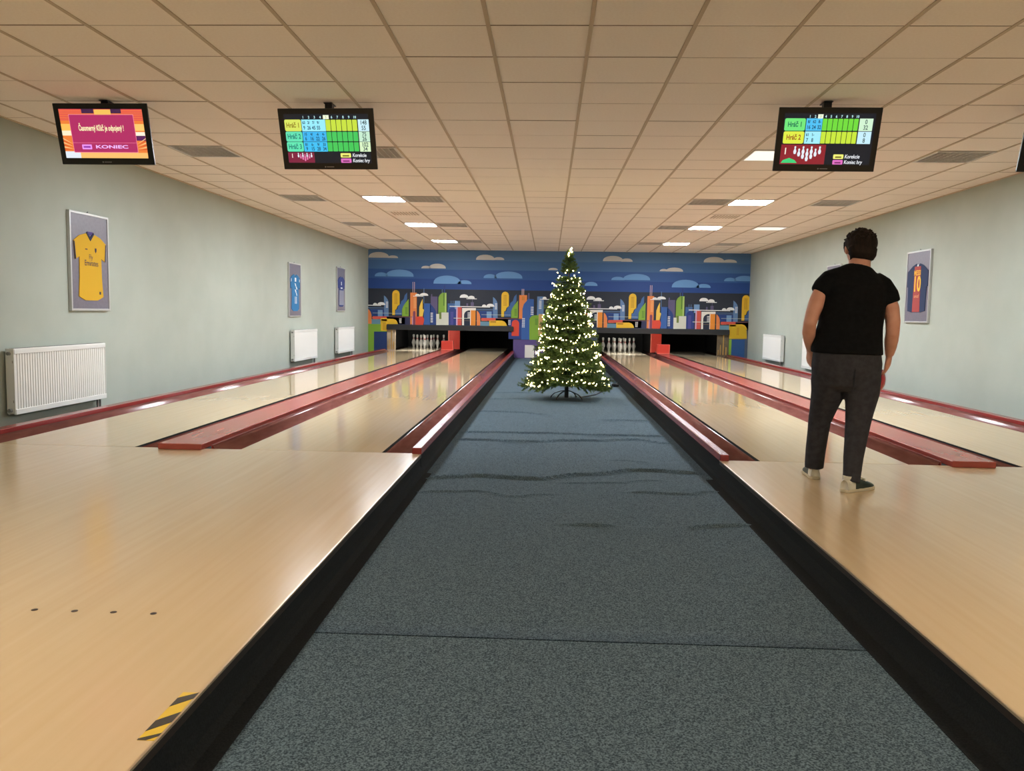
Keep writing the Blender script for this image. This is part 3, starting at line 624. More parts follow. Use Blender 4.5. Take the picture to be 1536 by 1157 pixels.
# ------------------------------------------------------------------ approaches
def approach(x0, x1, edge, label):
    t = thing('approach_platform', label, 'approach', (0, -3.0, 0), group='approach platforms')
    y1 = YF - .003 + 3.0
    MB().box(x0, x1, 0, y1, -.03, 0).build('wood_deck', M_APPR, t)
    MB().box(x0 + .03, x1 - .03, 0, y1, ZF - .07, -.031).build('support', M_DARK, t)
    if edge > 0:
        MB().box(x1 - .004, x1 + .003, 0, y1, -.006, .0012).build('edge_trim', M_TRIM, t)
        MB().prism(shade_cove(x1 - .0045, 1, .085), 0, y1).build('carpet_side_and_shade', M_SIDE, t)  # side carpet plus a dark flare shaped as the shadow band
        MB().box(x1 - .0042, x1 + .002, 0, y1, -.03, -.0065).build('edge_band', mat('edge_brown', (40, 30, 24), .5), t)
    else:
        MB().box(x0 - .003, x0 + .004, 0, y1, -.006, .0012).build('edge_trim', M_TRIM, t)
        MB().prism(shade_cove(x0 + .0045, -1, .10), 0, y1).build('carpet_side_and_shade', M_SIDE, t)  # same shadow flare, wider on this edge
        MB().box(x0 - .002, x0 + .0042, 0, y1, -.03, -.0065).build('edge_band', mat('edge_brown', (40, 30, 24), .5), t)
    return t
ap = approach(WL + .002, XL, 1, 'maple approach floor in front of the lanes by the yellow jersey wall')
approach(XR, WR - .002, -1, 'maple approach floor the walking man stands on')
dot_me = MB().lathe([(.011, 0), (.011, .0008)], 12).mesh('guide_dot', mat('dot_dark', (50, 34, 24), .4))
for x in (-1.90, -1.753, -1.612, -1.475, -1.335): link('guide_dot', dot_me, ap, (x, 2.727 + 3.0, 0.0002))
for x in (-3.9, -3.76, -3.62, -3.48, -3.34): link('guide_dot', dot_me, ap, (x, 2.727 + 3.0, 0.0002))
M_TAPE_Y, M_TAPE_K = mat('tape_yellow', (226, 190, 52), .4), mat('tape_black', (52, 48, 40), .4)
tp = thing('hazard_tape', 'yellow and black striped warning tape on the approach edge', 'tape', (-.955, 2.02, 0))
z = .0016
MB().box(-.022, .022, -.122, .135, .0004, .0011).build('backing', M_TAPE_Y, tp)
for k, (a, b) in enumerate(((.085, .135), (-.045, .01))):
    MB().prism([(-.022, a - .035), (.022, a + .015), (.022, min(b + .015, .135)), (-.022, b - .035)], .0011, .0017, axis='z').build('black_stripe', M_TAPE_K, tp)
MB().prism([(-.022, -.122), (.0, -.122), (.022, -.1), (.022, -.085), (-.022, -.135 + .02)], .0011, .0017, axis='z').build('black_stripe', M_TAPE_K, tp)

# ------------------------------------------------------------------ carpet in the aisle: two lengths with wrinkles and a seam
M_CARPET = noise_mat('carpet', (48, 62, 71), (108, 127, 138), nscale=190, detail=3, rough=0.97, bump=0.6, bump_scale=300, lo=0.38, hi=0.66, spec=0.1, bdist=.003)
WRINK = [  # polyline x,y ; height
    ([(-.79, 10.07), (-.34, 10.04), (.07, 9.85)], .010), ([(.6, 9.45), (1.2, 9.465)], .010),
    ([(-.84, 8.26), (-.07, 8.30), (.5, 8.25), (1.2, 8.25)], .012), ([(-.83, 7.76), (-.26, 7.71), (.4, 7.86), (.83, 7.98), (1.12, 7.80)], .014),
    ([(-.90, 5.90), (-.46, 6.0), (-.08, 5.95), (.26, 6.14), (.67, 6.37), (1.22, 6.31)], .017), ([(-.90, 5.45), (-.42, 5.49), (-.21, 5.37), (-.04, 5.46)], .008),
    ([(.20, 4.66), (.64, 4.615), (1.24, 4.79)], .012), ([(.66, 5.60), (.90, 5.54), (1.16, 5.69)], .010), ([(-.88, 12.5), (-.38, 12.58)], .009), ([(-.85, 11.55), (-.35, 11.65)], .009),
    ([(.2, 5.85), (.5, 5.92), (.75, 6.02)], .006), ([(.62, 6.85), (.95, 6.72), (1.2, 6.80)], .006)]
def wr_at(pl, x):
    if x <= pl[0][0] - .15 or x >= pl[-1][0] + .15: return None
    fade = 1.0
    if x < pl[0][0]: fade = (x - pl[0][0] + .15) / .15; y = pl[0][1]
    elif x > pl[-1][0]: fade = 1 - (x - pl[-1][0]) / .15; y = pl[-1][1]
    else:
        for (a, b), (c, d) in zip(pl, pl[1:]):
            if a <= x <= c:
                t = (x - a) / (c - a); t = t * t * (3 - 2 * t); y = b + (d - b) * t; break
    fade *= max(0.0, min(1.0, (x - XL - .05) / .10, (XR - .06 - x) / .10))
    return y + .012 * math.sin(x * 9.0) + .006 * math.sin(x * 23.0), fade
def carpet(y0, y1, label):
    ys = [y0]; 
    while ys[-1] < y1 - .001:
        y = ys[-1]
        near = any(min(p[1] for p in pl) - .09 < y < max(p[1] for p in pl) + .09 for pl, h in WRINK)
        ys.append(min(y1, y + (.0085 if near else .15)))
    n = 44; xs = [XL - .005 + (XR - XL + .01) * k / n for k in range(n + 1)]
    v, f = [], []
    cache = [[(wr_at(pl, x), h) for pl, h in WRINK] for x in xs]
    for y in ys:
        for i, x in enumerate(xs):
            z = ZF
            for w, h in cache[i]:
                if w is None: continue
                d = y - w[0]
                if -.1 < d < .1: z += 1.5 * w[1] * h * (math.exp(-(d / .013) ** 2) + .35 * math.exp(-((d - .03) / .03) ** 2))
            v.append((x, y, z))
    m = n + 1
    for j in range(len(ys) - 1):
        for i in range(n): f.append((j * m + i, j * m + i + 1, (j + 1) * m + i + 1, (j + 1) * m + i))
    b = len(v)  # backing so the carpet has thickness
    v += [(xs[0], y0, ZF - .008), (xs[-1], y0, ZF - .008), (xs[-1], y1, ZF - .008), (xs[0], y1, ZF - .008)]
    f.append((b, b + 3, b + 2, b + 1)); f.append(tuple(range(0, m)) + (b + 1, b)); 
    me = bpy.data.meshes.new('aisle_carpet'); me.from_pydata(v, [], f); me.materials.append(M_CARPET)
    me.polygons.foreach_set('use_smooth', [True] * len(f))
    return tag(link('aisle_carpet', me), label, 'carpet', 'lengths of aisle carpet')
carpet(2.985, YW - .01, 'wrinkled dark grey carpet running down the aisle to the Christmas tree')
carpet(-5.9, 2.975, 'flat dark grey carpet at the near end of the aisle, before the seam')
struct('floor_aisle', MB().box(XL - .02, XR + .02, YB, YW, -.219, ZF - .0085), M_DARK)

# ------------------------------------------------------------------ bowling pins
M_PIN = mat('pin_white', (236, 234, 226), 0.22, coat=.4)
M_STRIPE = mat('pin_stripe', (186, 40, 44), 0.3)
prof = [(.0258, 0), (.0285, .006), (.036, .045), (.049, .09), (.0605, .115), (.0590, .14), (.050, .175), (.0395, .205), (.031, .225), (.0255, .245), (.0228, .262), (.0232, .28), (.0262, .300), (.0318, .335), (.0322, .35), (.029, .366), (.020, .377), (.006, .381)]
pin_me = MB().lathe(prof, 20).mesh('body', M_PIN, True)
st_me = [MB().lathe([(r0 + .0006, z0), (r1 + .0006, z1)], 20).mesh('neck_stripe', M_STRIPE, True) for r0, z0, r1, z1 in ((.0263, .2415, .0240, .2545), (.0231, .266, .0231, .279))]
LAY = [(0, 0, 'head'), (-.1524, .264, 'second row'), (.1524, .264, 'second row'), (-.3048, .528, 'third row'), (0, .528, 'third row'), (.3048, .528, 'third row'), (-.4572, .792, 'back row'), (-.1524, .792, 'back row'), (.1524, .792, 'back row'), (.4572, .792, 'back row')]
for ln, where, sides in ((0, 'yellow jersey lane', ('wall', 'red divider')), (2, 'lane beside the Christmas tree', ('tree', 'red divider'))):
    cx = sum(LANES[ln]) / 2
    for dx, dy, row in LAY:
        if row == 'head': lab = 'front white bowling pin of the ten, %s' % where
        elif dx == 0: lab = 'white bowling pin, middle of the third row, %s' % where
        else:
            s = sides[0] if dx < 0 else sides[1]
            pos = '%s end of %s' % (s, row) if row != 'back row' or abs(dx) > .3 else 'inner %s side of back row' % s
            lab = 'white bowling pin, %s, %s' % (pos, where)
        t = thing('bowling_pin', lab, 'bowling pin', (cx + dx, 24.36 + dy, .0005), group='pins on the %s' % where)
        link('body', pin_me, t)
        for m in st_me: link('neck_stripe', m, t)

# ------------------------------------------------------------------ radiators
def radiator_proto(L):
    t = thing('radiator', 'radiator', 'radiator')
    H_, D_ = .60, .105
    prof = []
    n = int(round(L / .04)); w = (L - .06) / n
    x = .03
    front = [(0, 0), (.03, 0)]
    for k in range(n):
        front += [(x + w * .22, 0), (x + w * .38, -.006), (x + w * .62, -.006), (x + w * .78, 0)]
        x += w
    front += [(L, 0)]
    pr = [(a, b - D_ + .01) for a, b in front] + [(L, -D_ + .022), (0, -D_ + .022)]
    MB().prism(pr, .05, H_ - .05, axis='z').build('ribbed_panel', M_WHITE, t)
    MB().box(0, L, -D_ + .0, -D_ + .022, H_ - .05, H_ - .004).build('top_rail', M_WHITE, t, bevel=.004)
    MB().box(0, L, -D_ + .0, -D_ + .022, .0, .05).build('bottom_rail', M_WHITE, t, bevel=.004)
    MB().box(0, L, -.045, -.03, .0, H_ - .004).build('rear_panel', M_WHITE2, t)
    for x0, x1 in ((-.006, .006), (L - .006, L + .006)):
        s = MB().box(x0, x1, -D_ + .004, -.022, .01, H_).build('side_cover', M_WHITE2, t, bevel=.003)
        for zc in (.12, .48):
            MB().box(x0 - .001, x1 + .001, -.09, -.084, zc - .012, zc + .012).build('slot', M_GRILLE, s)
    gr = MB().box(0.006, L - .006, -D_ + .006, -.028, H_ - .006, H_)
    gr.build('top_cover', M_WHITE2, t)
    g2 = MB()
    for k in range(int(L / .03)): g2.box(.02 + k * .03, .035 + k * .03, -.085, -.04, H_, H_ + .0015)
    g = g2.build('air_slots', M_GRILLE, t); g['kind'] = 'stuff'
    # valve, plugs, pipes, wall hooks
    MB().tube([(-.03, -.06, H_ - .045), (0.0, -.06, H_ - .045)], .016, 10).build('bleed_plug', M_GRILLE, t)
    MB().tube([(-.035, -.06, .04), (0.0, -.06, .04)], .018, 10).build('end_plug', M_GRILLE, t)
    v = MB().tube([(L - .06, -.06, -.10), (L - .06, -.06, .01)], .011, 8).build('pipe', M_STEEL, t)
    MB().tube([(L - .11, -.06, -.10), (L - .11, -.06, .01)], .011, 8).build('pipe', M_STEEL, t)
    MB().tube([(L, -.06, H_ - .04), (L + .035, -.06, H_ - .04)], [.018, .014], 10).build('valve_head', M_WHITE2, t)
    for x in (.25, L - .25): MB().box(x - .015, x + .015, -.03, 0, .08, H_ - .06).build('wall_bracket', M_STEEL, t)
    return t
rad = radiator_proto(1.55)
spots = [(WL, 7.30, PI / 2, 'white panel radiator under the yellow jersey, closest to the camera', .03), (WL, 15.62, PI / 2, 'white panel radiator under the sky blue jersey', .04), (WL, 18.92, PI / 2, 'white panel radiator under the royal blue jersey, beside the mural', .04),
         (WR, 20.53, -PI / 2, 'white panel radiator on the walking man\'s wall, closest to the mural', .02), (WR, 17.38, -PI / 2, 'white panel radiator half hidden behind the walking man\'s arm', .0)]
for k, (x, y, rz, lab, z) in enumerate(spots):
    o = rad if k == 0 else copy_tree(rad)
    o.location = (x, y, z + .03); o.rotation_euler = (0, 0, rz); tag(o, lab, 'radiator', 'radiators along the walls')

# ------------------------------------------------------------------ framed jerseys
def jersey_pts(s=1.0, sl=.0):
    P = [(.07, .30), (.20, .27), (.31, .21), (.29, .02 + sl), (.21, .05 + sl), (.215, -.16), (.235, -.36), (.12, -.40)]
    return [(0, .255)] + [(x * s, z) for x, z in P] + [(-x * s, z) for x, z in P[::-1]]
def framed(label, loc, rz, W_=.75, H_=1.02):
    t = thing('framed_jersey', label, 'framed jersey', loc, (0, 0, rz), group='framed football jerseys on the walls')
    w, h = W_ / 2, H_ / 2
    MB().box(-w + .01, w - .01, -.026, -.002, -h + .01, h - .01).build('mount_board', M_PASSE, t)
    for a in ((-w, -w + .022, -h, h), (w - .022, w, -h, h), (-w + .022, w - .022, -h, -h + .022), (-w + .022, w - .022, h - .022, h)):
        MB().box(a[0], a[1], -.034, 0, a[2], a[3]).build('frame_bar', M_ALU, t, bevel=.002)
    MB().tube([(0, -.004, h + .012), (0, -.02, h + .02)], .005, 6).build('hook', M_STEEL, t)
    return t
def jersey(t, col, pts, name, depth=.008):
    return MB().prism(pts, -.026 - depth, -.026).build('jersey', mat(name, col, .7, spec=.2), t)
y0 = -.0355
# yellow jersey
t = framed('framed yellow football jersey with navy collar, above a radiator', (WL, 8.73, 1.515), PI / 2)
j = jersey(t, (212, 168, 42), jersey_pts(), 'jersey_yellow')
M_NAVY = mat('jersey_navy', (38, 44, 74), .7)
MB().prism([(0, .225), (.075, .30), (.06, .315), (0, .262), (-.06, .315), (-.075, .30)], y0 - .003, -.03).build('collar', M_NAVY, j)
MB().box(-.055, .055, y0 + .002, -.03, .285, .32).build('neck_opening', mat('jersey_inside', (70, 60, 130), .7), j)
for s in (-1, 1): MB().prism([(s * .31, .205), (s * .292, .02), (s * .278, .025), (s * .298, .205)], y0 - .001, -.03).build('sleeve_cuff', M_NAVY, j)
text_mesh('lettering', 'Fly', .075, j, M_NAVY, (.0, y0 - .001, .055), sx=.9); text_mesh('lettering', 'Emirates', .085, j, M_NAVY, (.01, y0 - .001, -.01), sx=.9)
MB().prism([(.085, .155), (.115, .155), (.115, .125), (.10, .105), (.085, .125)], y0 - .001, -.03).build('crest', M_NAVY, j)
MB().box(.155, .185, y0 - .001, -.03, -.335, -.305).build('hem_badge', M_NAVY, j)
MB().box(-.10, -.06, y0 - .001, -.03, .13, .14).build('chest_mark', M_NAVY, j)
# sky blue
t = framed('framed sky blue football jersey with white lettering', (WL, 15.90, 1.43), PI / 2)
j = jersey(t, (52, 118, 168), jersey_pts(), 'jersey_sky'); MWJ = mat('jersey_white', (226, 232, 236), .7)
MB().box(-.04, .05, y0 - .001, -.03, .16, .235).build('white_patch', MWJ, j)
for k, (x, z, w) in enumerate(((-.05, .10, .10), (.02, .04, .10), (-.04, -.02, .10), (.03, -.08, .08))): MB().prism([(x, z + .03), (x + w * .5, z + .03), (x + w, z - .02), (x + w * .5, z - .03)], y0 - .001, -.03).build('white_stroke', MWJ, j)
text_mesh('lettering', 'II', .20, j, MWJ, (.02, y0 - .001, -.20), sx=1.6)
for s in (-1, 1): MB().prism([(s * .25, .22), (s * .28, .20), (s * .27, .15), (s * .24, .17)], y0 - .001, -.03).build('shoulder_flash', MWJ, j)
# royal blue
t = framed('framed royal blue and grey football jersey near the mural', (WL, 19.46, 1.545), PI / 2)
j = jersey(t, (58, 72, 128), jersey_pts(), 'jersey_royal')
MB().prism([(-.2, -.02), (.2, -.02), (.22, -.36), (-.22, -.36)], y0 - .001, -.03).build('grey_panel', mat('jersey_grey', (138, 142, 160), .7), j)
MB().box(-.07, .09, y0 - .002, -.03, .02, .045).build('chest_print', MWJ, j); MB().box(-.03, .02, y0 - .002, -.03, .10, .18).build('chest_print', MWJ, j)
# striped jersey with number
t = framed('framed dark blue football jersey with red stripe and yellow number', (WR, 12.30, 1.518), -PI / 2, .77, 1.03)
pts = [(0, .29), (.06, .33), (.17, .30), (.33, .22), (.335, .0), (.30, .0), (.29, -.2), (.285, -.345), (.15, -.365)]
j = jersey(t, (44, 58, 88), pts + [(-x, z) for x, z in pts[:0:-1]], 'jersey_blue')
MB().prism([(-.10, .29), (.10, .29), (.12, -.36), (-.12, -.36)], y0 - .0008, -.03).build('red_stripe', mat('jersey_red', (158, 62, 60), .7), j)
M_GOLD = mat('jersey_gold', (240, 190, 60), .7)
text_mesh('lettering', 'MESSI', .10, j, M_GOLD, (.0, y0 - .002, .195), sx=.9, bold=.002); text_mesh('number', '10', .30, j, M_GOLD, (.0, y0 - .002, .03), sx=.85, bold=.008); text_mesh('lettering', 'unicef', .07, j, mat('jersey_peach', (230, 170, 120), .7), (0, y0 - .002, -.135), sx=.95)
MB().box(-.02, .02, y0 - .002, -.03, .29, .32).build('neck_label', MWJ, j)
# behind the man
t = framed('framed grey mounted jersey half hidden behind the walking man\'s head', (WR, 15.90, 1.53), -PI / 2)
j = jersey(t, (150, 60, 60), jersey_pts(), 'jersey_hidden')

# ------------------------------------------------------------------ score screens
TW, TH = .78, .478
def scr(rgb, k=1.0): return screen_mat('screen_%d_%d_%d' % rgb, rgb, k)
def tv(label, loc, tilt, yaw):
    t = thing('score_screen', label, 'screen', loc, (tilt, 0, yaw), group='score screens hung over the lanes')
    MB().box(-TW / 2, TW / 2, 0, .018, -TH / 2, TH / 2).build('casing', M_BLACKP, t, bevel=.004)
    MB().box(-.27, .27, .018, .075, -.18, .16).build('rear_cover', M_BLACKP, t, bevel=.01)
    s = MB().box(-TW / 2 + .045, TW / 2 - .045, -.0012, .01, -TH / 2 + .052, TH / 2 - .042).build('display', scr((10, 20, 34)), t)
    MB().box(-.03, .03, -.0012, 0, -TH / 2 + .018, -TH / 2 + .024).build('maker_mark', mat('mark_grey', (150, 150, 155), .4), t)
    MB().tube([(-.042, -.001, -TH / 2 + .021), (-.042, .004, -TH / 2 + .021)], .006, 10).build('maker_ring', MATS['mark_grey'], t)
    # ceiling bracket: hangs vertically, so undo the tilt
    b = MB(); ct, st = math.cos(tilt), math.sin(tilt)
    def L(y, z):  # world offset from the centre -> local
        return (y * ct + z * st, -y * st + z * ct)
    top = HC - loc[2]
    pr = [L(.02, top), L(.075, top), L(.075, .16), L(.02, .16)]
    MB().prism(pr, -.03, .03, axis='x').build('ceiling_bracket', mat('bracket_dark', (26, 28, 40), .5), t)
    pr = [L(.00, top), L(.12, top), L(.12, top - .006), L(.0, top - .006)]
    MB().prism(pr, -.034, .034, axis='x').build('ceiling_plate', MATS['bracket_dark'], t)
    return t, s
def U_(u): return (u - .5) * TW
def V_(v): return (.5 - v) * TH
def cellbox(s, name, u0, u1, v0, v1, rgb, lay=1, r=.0):
    y = -.0012 - .0006 * lay
    x0, x1, z1, z0 = U_(u0), U_(u1), V_(v0), V_(v1)
    if r > 0:
        pts = []
        for cx, cz, a0 in ((x1 - r, z1 - r, 0), (x0 + r, z1 - r, 90), (x0 + r, z0 + r, 180), (x1 - r, z0 + r, 270)):
            for k in range(4):
                a = math.radians(a0 + 30 * k); pts.append((cx + r * math.cos(a), cz + r * math.sin(a)))
    else: pts = [(x1, z1), (x0, z1), (x0, z0), (x1, z0)]
    return MB().prism(pts, y, y + .0005).build(name, scr(rgb), s)
def word(s, body, u, v, size, rgb, align='CENTER', sx=.9, bold=0.0, lay=3, shear=0.0):
    return text_mesh('lettering', body, size, s, scr(rgb), (U_(u), -.0012 - .0006 * lay, V_(v)), align, sx, shear, bold)
def pin_icon(s, u, v, h, rgb=(225, 235, 245)):
    x, z = U_(u), V_(v)
    P = [(.0, 0), (.10, 0), (.17, .25), (.17, .38), (.08, .62), (.07, .70), (.11, .85), (.07, .98)]
    pts = [(x + a * h * 1.1, z + b * h) for a, b in P] + [(x - a * h * 1.1, z + b * h) for a, b in P[::-1][:-1]]
    return MB().prism(pts, -.0036, -.0032).build('pin_icon', scr(rgb), s)
INK = (20, 60, 90)
def score_screen(t, s, rows, hi, name_u, cu0, cuh, cu1, tot, pinbox, key_u, txt_u, du, u_first, all_pins):
    for k in range(10):
        u = u_first + du * k
        if k + 1 == hi: cellbox(s, 'frame_marker', u - du * .5, u + du * .5, .105, .17, (235, 245, 215)); word(s, str(k + 1), u, .14, .024, (150, 160, 120))
        else: word(s, str(k + 1), u, .14, .027, (190, 235, 240), bold=.0006)
    for (v0, v1, nm, ncol, tcol, ccol, ecol, tc, l1, l2, t1, t2) in rows:
        cellbox(s, 'name_plate', name_u[0], name_u[1], v0, v1, ncol, r=.012)
        word(s, nm, (name_u[0] + name_u[1]) / 2, (v0 + v1) / 2, .052, tcol, sx=.74, bold=.0014)
        cellbox(s, 'played_frames', cu0, cuh, v0, v1, ccol)
        n = len(l2)
        for k in range(n):
            u = cu0 + (cuh - cu0) * (k + .5) / max(n, 1)
            word(s, l1[k], u, v0 + (v1 - v0) * .27, .030, INK, sx=.8, bold=.0009); word(s, l2[k], u, v0 + (v1 - v0) * .72, .040, INK, sx=.72, bold=.0009)
        m = int(round((cu1 - cuh) / du))
        for k in range(m):
            a = cuh + (cu1 - cuh) * k / m; b = cuh + (cu1 - cuh) * (k + 1) / m
            cellbox(s, 'empty_frame', a + .003, b - .003, v0 + .004, v1 - .004, ecol, r=.004)
        cellbox(s, 'total_box', tot[0], tot[1], v0, v1, tc)
        word(s, t1, (tot[0] + tot[1]) / 2, v0 + (v1 - v0) * .28, .046, (50, 80, 80), sx=.8, bold=.0008); word(s, t2, (tot[0] + tot[1]) / 2, v0 + (v1 - v0) * .74, .046, (50, 80, 80), sx=.8, bold=.0008)
    u0, u1, v0, v1 = pinbox
    cellbox(s, 'pin_display', u0, u1, v0, v1, (124, 30, 60) if not all_pins else (140, 30, 44))
    word(s, '1', u0 + .045, v0 + (v1 - v0) * .35, .07 if all_pins else .045, (250, 240, 225), bold=.001)
    hgt = .06 if all_pins else .036
    cx = (u0 + u1) / 2 + .04; sp = (u1 - u0) * .115
    for row, cnt in enumerate((4, 3, 2, 1)):
        for k in range(cnt):
            x = cx + (k - (cnt - 1) / 2) * sp * 2 * (.72 if not all_pins else .8)
            if all_pins or row == 0: pin_icon(s, x, v0 + (v1 - v0) * (.48 + .12 * row), hgt)
            else: pin_icon(s, x, v0 + (v1 - v0) * (.48 + .12 * row), hgt, (226, 120, 170))
    if all_pins:
        MB().prism([(U_(u0 + .01), V_(v1 - .02)), (U_(u0 + .17), V_(v1 - .02)), (U_(u0 + .145), V_(v1 - .065)), (U_(u0 + .09), V_(v1 - .10)), (U_(u0 + .03), V_(v1 - .065))], -.0042, -.0038).build('arrow_icon', scr((60, 205, 120)), s)
    for (v, col, w, ink) in ((.762, (236, 236, 120), 'Korekcie', (120, 110, 40)), (.85, (220, 110, 190), 'Koniec hry', (130, 50, 110))):
        cellbox(s, 'key_icon', key_u[0], key_u[1], v - .036, v + .036, col, r=.006)
        cellbox(s, 'key_caption', key_u[0] + .02, key_u[1] - .02, v - .005, v + .02, ink, 2)
        word(s, w, txt_u, v, .040, (236, 240, 245), 'LEFT', .78, .0006, shear=.15)
t, s = tv('hanging screen with a crimson message panel and orange rays', (-3.642, 6.776, 2.443), .263, -.011)
U0, U1, V0, V1 = .058, .942, .09, .89
cellbox(s, 'orange_backdrop', U0, U1, V0, V1, (236, 128, 56))
for k in range(7):
    cellbox(s, 'red_ray', U0, U1, V0 + .0 + k * .028, V0 + .014 + k * .028, (222, 58, 84), 2)
for (a, b, c, d, col) in ((.058, .16, .33, .44, (250, 190, 90)), (.84, .942, .33, .44, (250, 200, 110)), (.058, .16, .44, .52, (250, 236, 200)), (.84, .942, .46, .52, (250, 240, 215)), (.84, .942, .52, .60, (90, 30, 90)), (.058, .22, .78, .89, (225, 235, 245)), (.22, .942, .80, .89, (246, 190, 110)), (.30, .43, .09, .16, (66, 30, 70)), (.61, .72, .09, .16, (66, 30, 70))):
    cellbox(s, 'colour_band', a, b, c, d, col, 3)
for sg, u0 in ((1, .058), (-1, .942)):
    for k in range(6):
        MB().prism([(U_(u0), V_(.56 + .035 * k)), (U_(u0), V_(.575 + .035 * k)), (U_(u0 + sg * .10), V_(.66 + .02 * k))], -.0036, -.0032).build('ray_wedge', scr((206, 66, 40) if k % 2 else (250, 210, 150)), s)
cellbox(s, 'yellow_tab', .435, .61, .098, .185, (240, 192, 90), 4)
cellbox(s, 'panel_border', .155, .845, .175, .80, (240, 130, 150), 4, r=.006); cellbox(s, 'message_panel', .16, .84, .183, .79, (176, 44, 98), 5, r=.006)
cellbox(s, 'panel_line', .16, .84, .635, .64, (240, 130, 160), 6)
word(s, 'Časomerný Kľúč je odpojený !', .485, .40, .060, (255, 244, 190), sx=.50, bold=.0016, lay=7)
cellbox(s, 'key_icon', .25, .355, .665, .745, (232, 150, 240), 6, r=.005); cellbox(s, 'key_caption', .265, .34, .69, .72, (150, 60, 170), 7)
word(s, 'KONIEC', .57, .705, .036, (240, 190, 255), sx=2.05, bold=.001, lay=7)
G1, G2 = (150, 225, 80), (205, 225, 60)
t, s = tv('hanging screen showing three player score rows in yellow and green', (-1.816, 6.825, 2.425), .343, -.035)
score_screen(t, s, [
    (.176, .365, 'Hráč 1', (214, 226, 96), (140, 120, 30), (150, 232, 250), (196, 220, 66), (200, 236, 246), ['63', '2/', '7/', '9/', ''], ['9', '26', '45', '55', ''], '148', '55'),
    (.372, .535, 'Hráč 2', (96, 222, 176), (20, 120, 110), (60, 180, 238), (66, 196, 92), (196, 232, 206), ['15', '4/', '-6', '4-'], ['6', '16', '22', '26'], '75', '26'),
    (.542, .70, 'Hráč 3', (96, 226, 176), (20, 120, 110), (60, 190, 240), (66, 196, 88), (214, 240, 196), ['81', '6-', '9/', '33'], ['9', '15', '28', '34'], '102', '34')],
    5, (.06, .235), .24, .49, .825, (.832, .945), (.06, .34, .712, .885), (.62, .73), .745, .06, .262, False)
t, s = tv('hanging screen showing two player score rows and ten white pins', (2.123, 6.703, 2.422), .288, -.003)
score_screen(t, s, [
    (.168, .36, 'Hráč 1', (110, 226, 120), (20, 110, 80), (76, 190, 240), (110, 214, 60), (206, 238, 206), ['8/', '62', '8-'], ['16', '24', '32'], '0', '32'),
    (.37, .56, 'Hráč 2', (220, 232, 70), (150, 70, 30), (160, 232, 246), (196, 226, 60), (196, 234, 246), ['61', '1-', ''], ['7', '8', ''], '0', '8')],
    3, (.066, .268), .275, .43, .782, (.79, .92), (.058, .497, .575, .885), (.58, .68), .69, .051, .305, True)
t, s = tv('hanging screen cut off by the picture edge, over the outermost lane', (3.99, 6.70, 2.43), .28, .0)
score_screen(t, s, [(.168, .36, 'Hráč 1', (110, 226, 120), (20, 110, 80), (76, 190, 240), (110, 214, 60), (206, 238, 206), ['', '', ''], ['', '', ''], '0', '0')],
    1, (.066, .268), .275, .43, .782, (.79, .92), (.058, .497, .575, .885), (.58, .68), .69, .051, .305, True)

# ------------------------------------------------------------------ Christmas tree
TX, TY = .265, 11.78
TZ = ZF + .004
M_NEEDLE = noise_mat('needles', (44, 74, 34), (86, 112, 54), nscale=9, rough=.6, spec=.3)
M_NEEDLE2 = noise_mat('needles_light', (78, 104, 46), (120, 140, 72), nscale=9, rough=.6, spec=.3)
M_BARK = mat('trunk_brown', (52, 42, 30), .8)
tree = thing('christmas_tree', 'artificial green Christmas tree standing on the aisle carpet', 'tree', (TX, TY, TZ))
MB().tube([(0, 0, .12), (0, 0, 1.9)], [.022, .008], 8).build('trunk', M_BARK, tree)
MB().tube([(0, 0, .02), (0, 0, .26)], .03, 10).build('stand_socket', M_BLACKP, tree)
for k in range(4):
    a = PI / 4 + k * PI / 2 + .2; ca, sa = math.cos(a), math.sin(a)
    MB().tube([(ca * r, sa * r, z) for r, z in ((.02, .12), (.10, .105), (.20, .07), (.25, .03), (.262, .004))], [(.014, .006)] * 5, 8, side=(-sa, ca, 0)).build('stand_leg', M_BLACKP, tree)
def branch_mesh(Ln, seed):
    rnd = random.Random(seed); mb = MB()
    def needle(p, d, up, l, w, mi):
        s = d.cross(up)
        if s.length < 1e-4: return
        s.normalize(); mb.face([p - s * w, p + s * w, p + d * l], mi)
    def twig(p0, d0, ln, droop, dens):
        n = max(4, int(ln / .012)); p = p0.copy(); d = d0.copy(); pts = [p.copy()]
        for i in range(n):
            d = (d + Vector((0, 0, -droop)) + Vector((rnd.uniform(-.03, .03), rnd.uniform(-.03, .03), rnd.uniform(-.02, .02)))).normalized()
            p = p + d * (ln / n); pts.append(p.copy())
            for _ in range(dens):
                a = rnd.uniform(0, 2 * PI)
                o = d.orthogonal().normalized(); o2 = d.cross(o)
                r_ = o * math.cos(a) + o2 * math.sin(a)
                needle(p, (d * rnd.uniform(.5, 1.0) + r_ * .9).normalized(), Vector((rnd.uniform(-1, 1), rnd.uniform(-1, 1), rnd.uniform(-1, 1))), rnd.uniform(.022, .036), .0034, 0 if rnd.random() < .75 else 1)
        mb.tube([pts[0], pts[len(pts) // 2], pts[-1]], [.004, .003, .0015], 4, 2)
        return pts
    main = twig(Vector((0, 0, 0)), Vector((1, 0, .12)).normalized(), Ln, .004 * .55 / Ln, 5)
    n = max(4, int(Ln / .045))
    for k in range(n):
        f = .25 + .72 * k / n; p = main[int(f * (len(main) - 1))]
        for sg in (-1, 1):
            a = sg * rnd.uniform(.6, 1.05); l = rnd.uniform(.8, 1.2) * Ln * .42 * (1.1 - f * .75)
            twig(p, Vector((math.cos(a), math.sin(a), rnd.uniform(-.1, .3))).normalized(), l, .004, 5)
    return mb.mesh('branch', [M_NEEDLE, M_NEEDLE2, M_BARK])
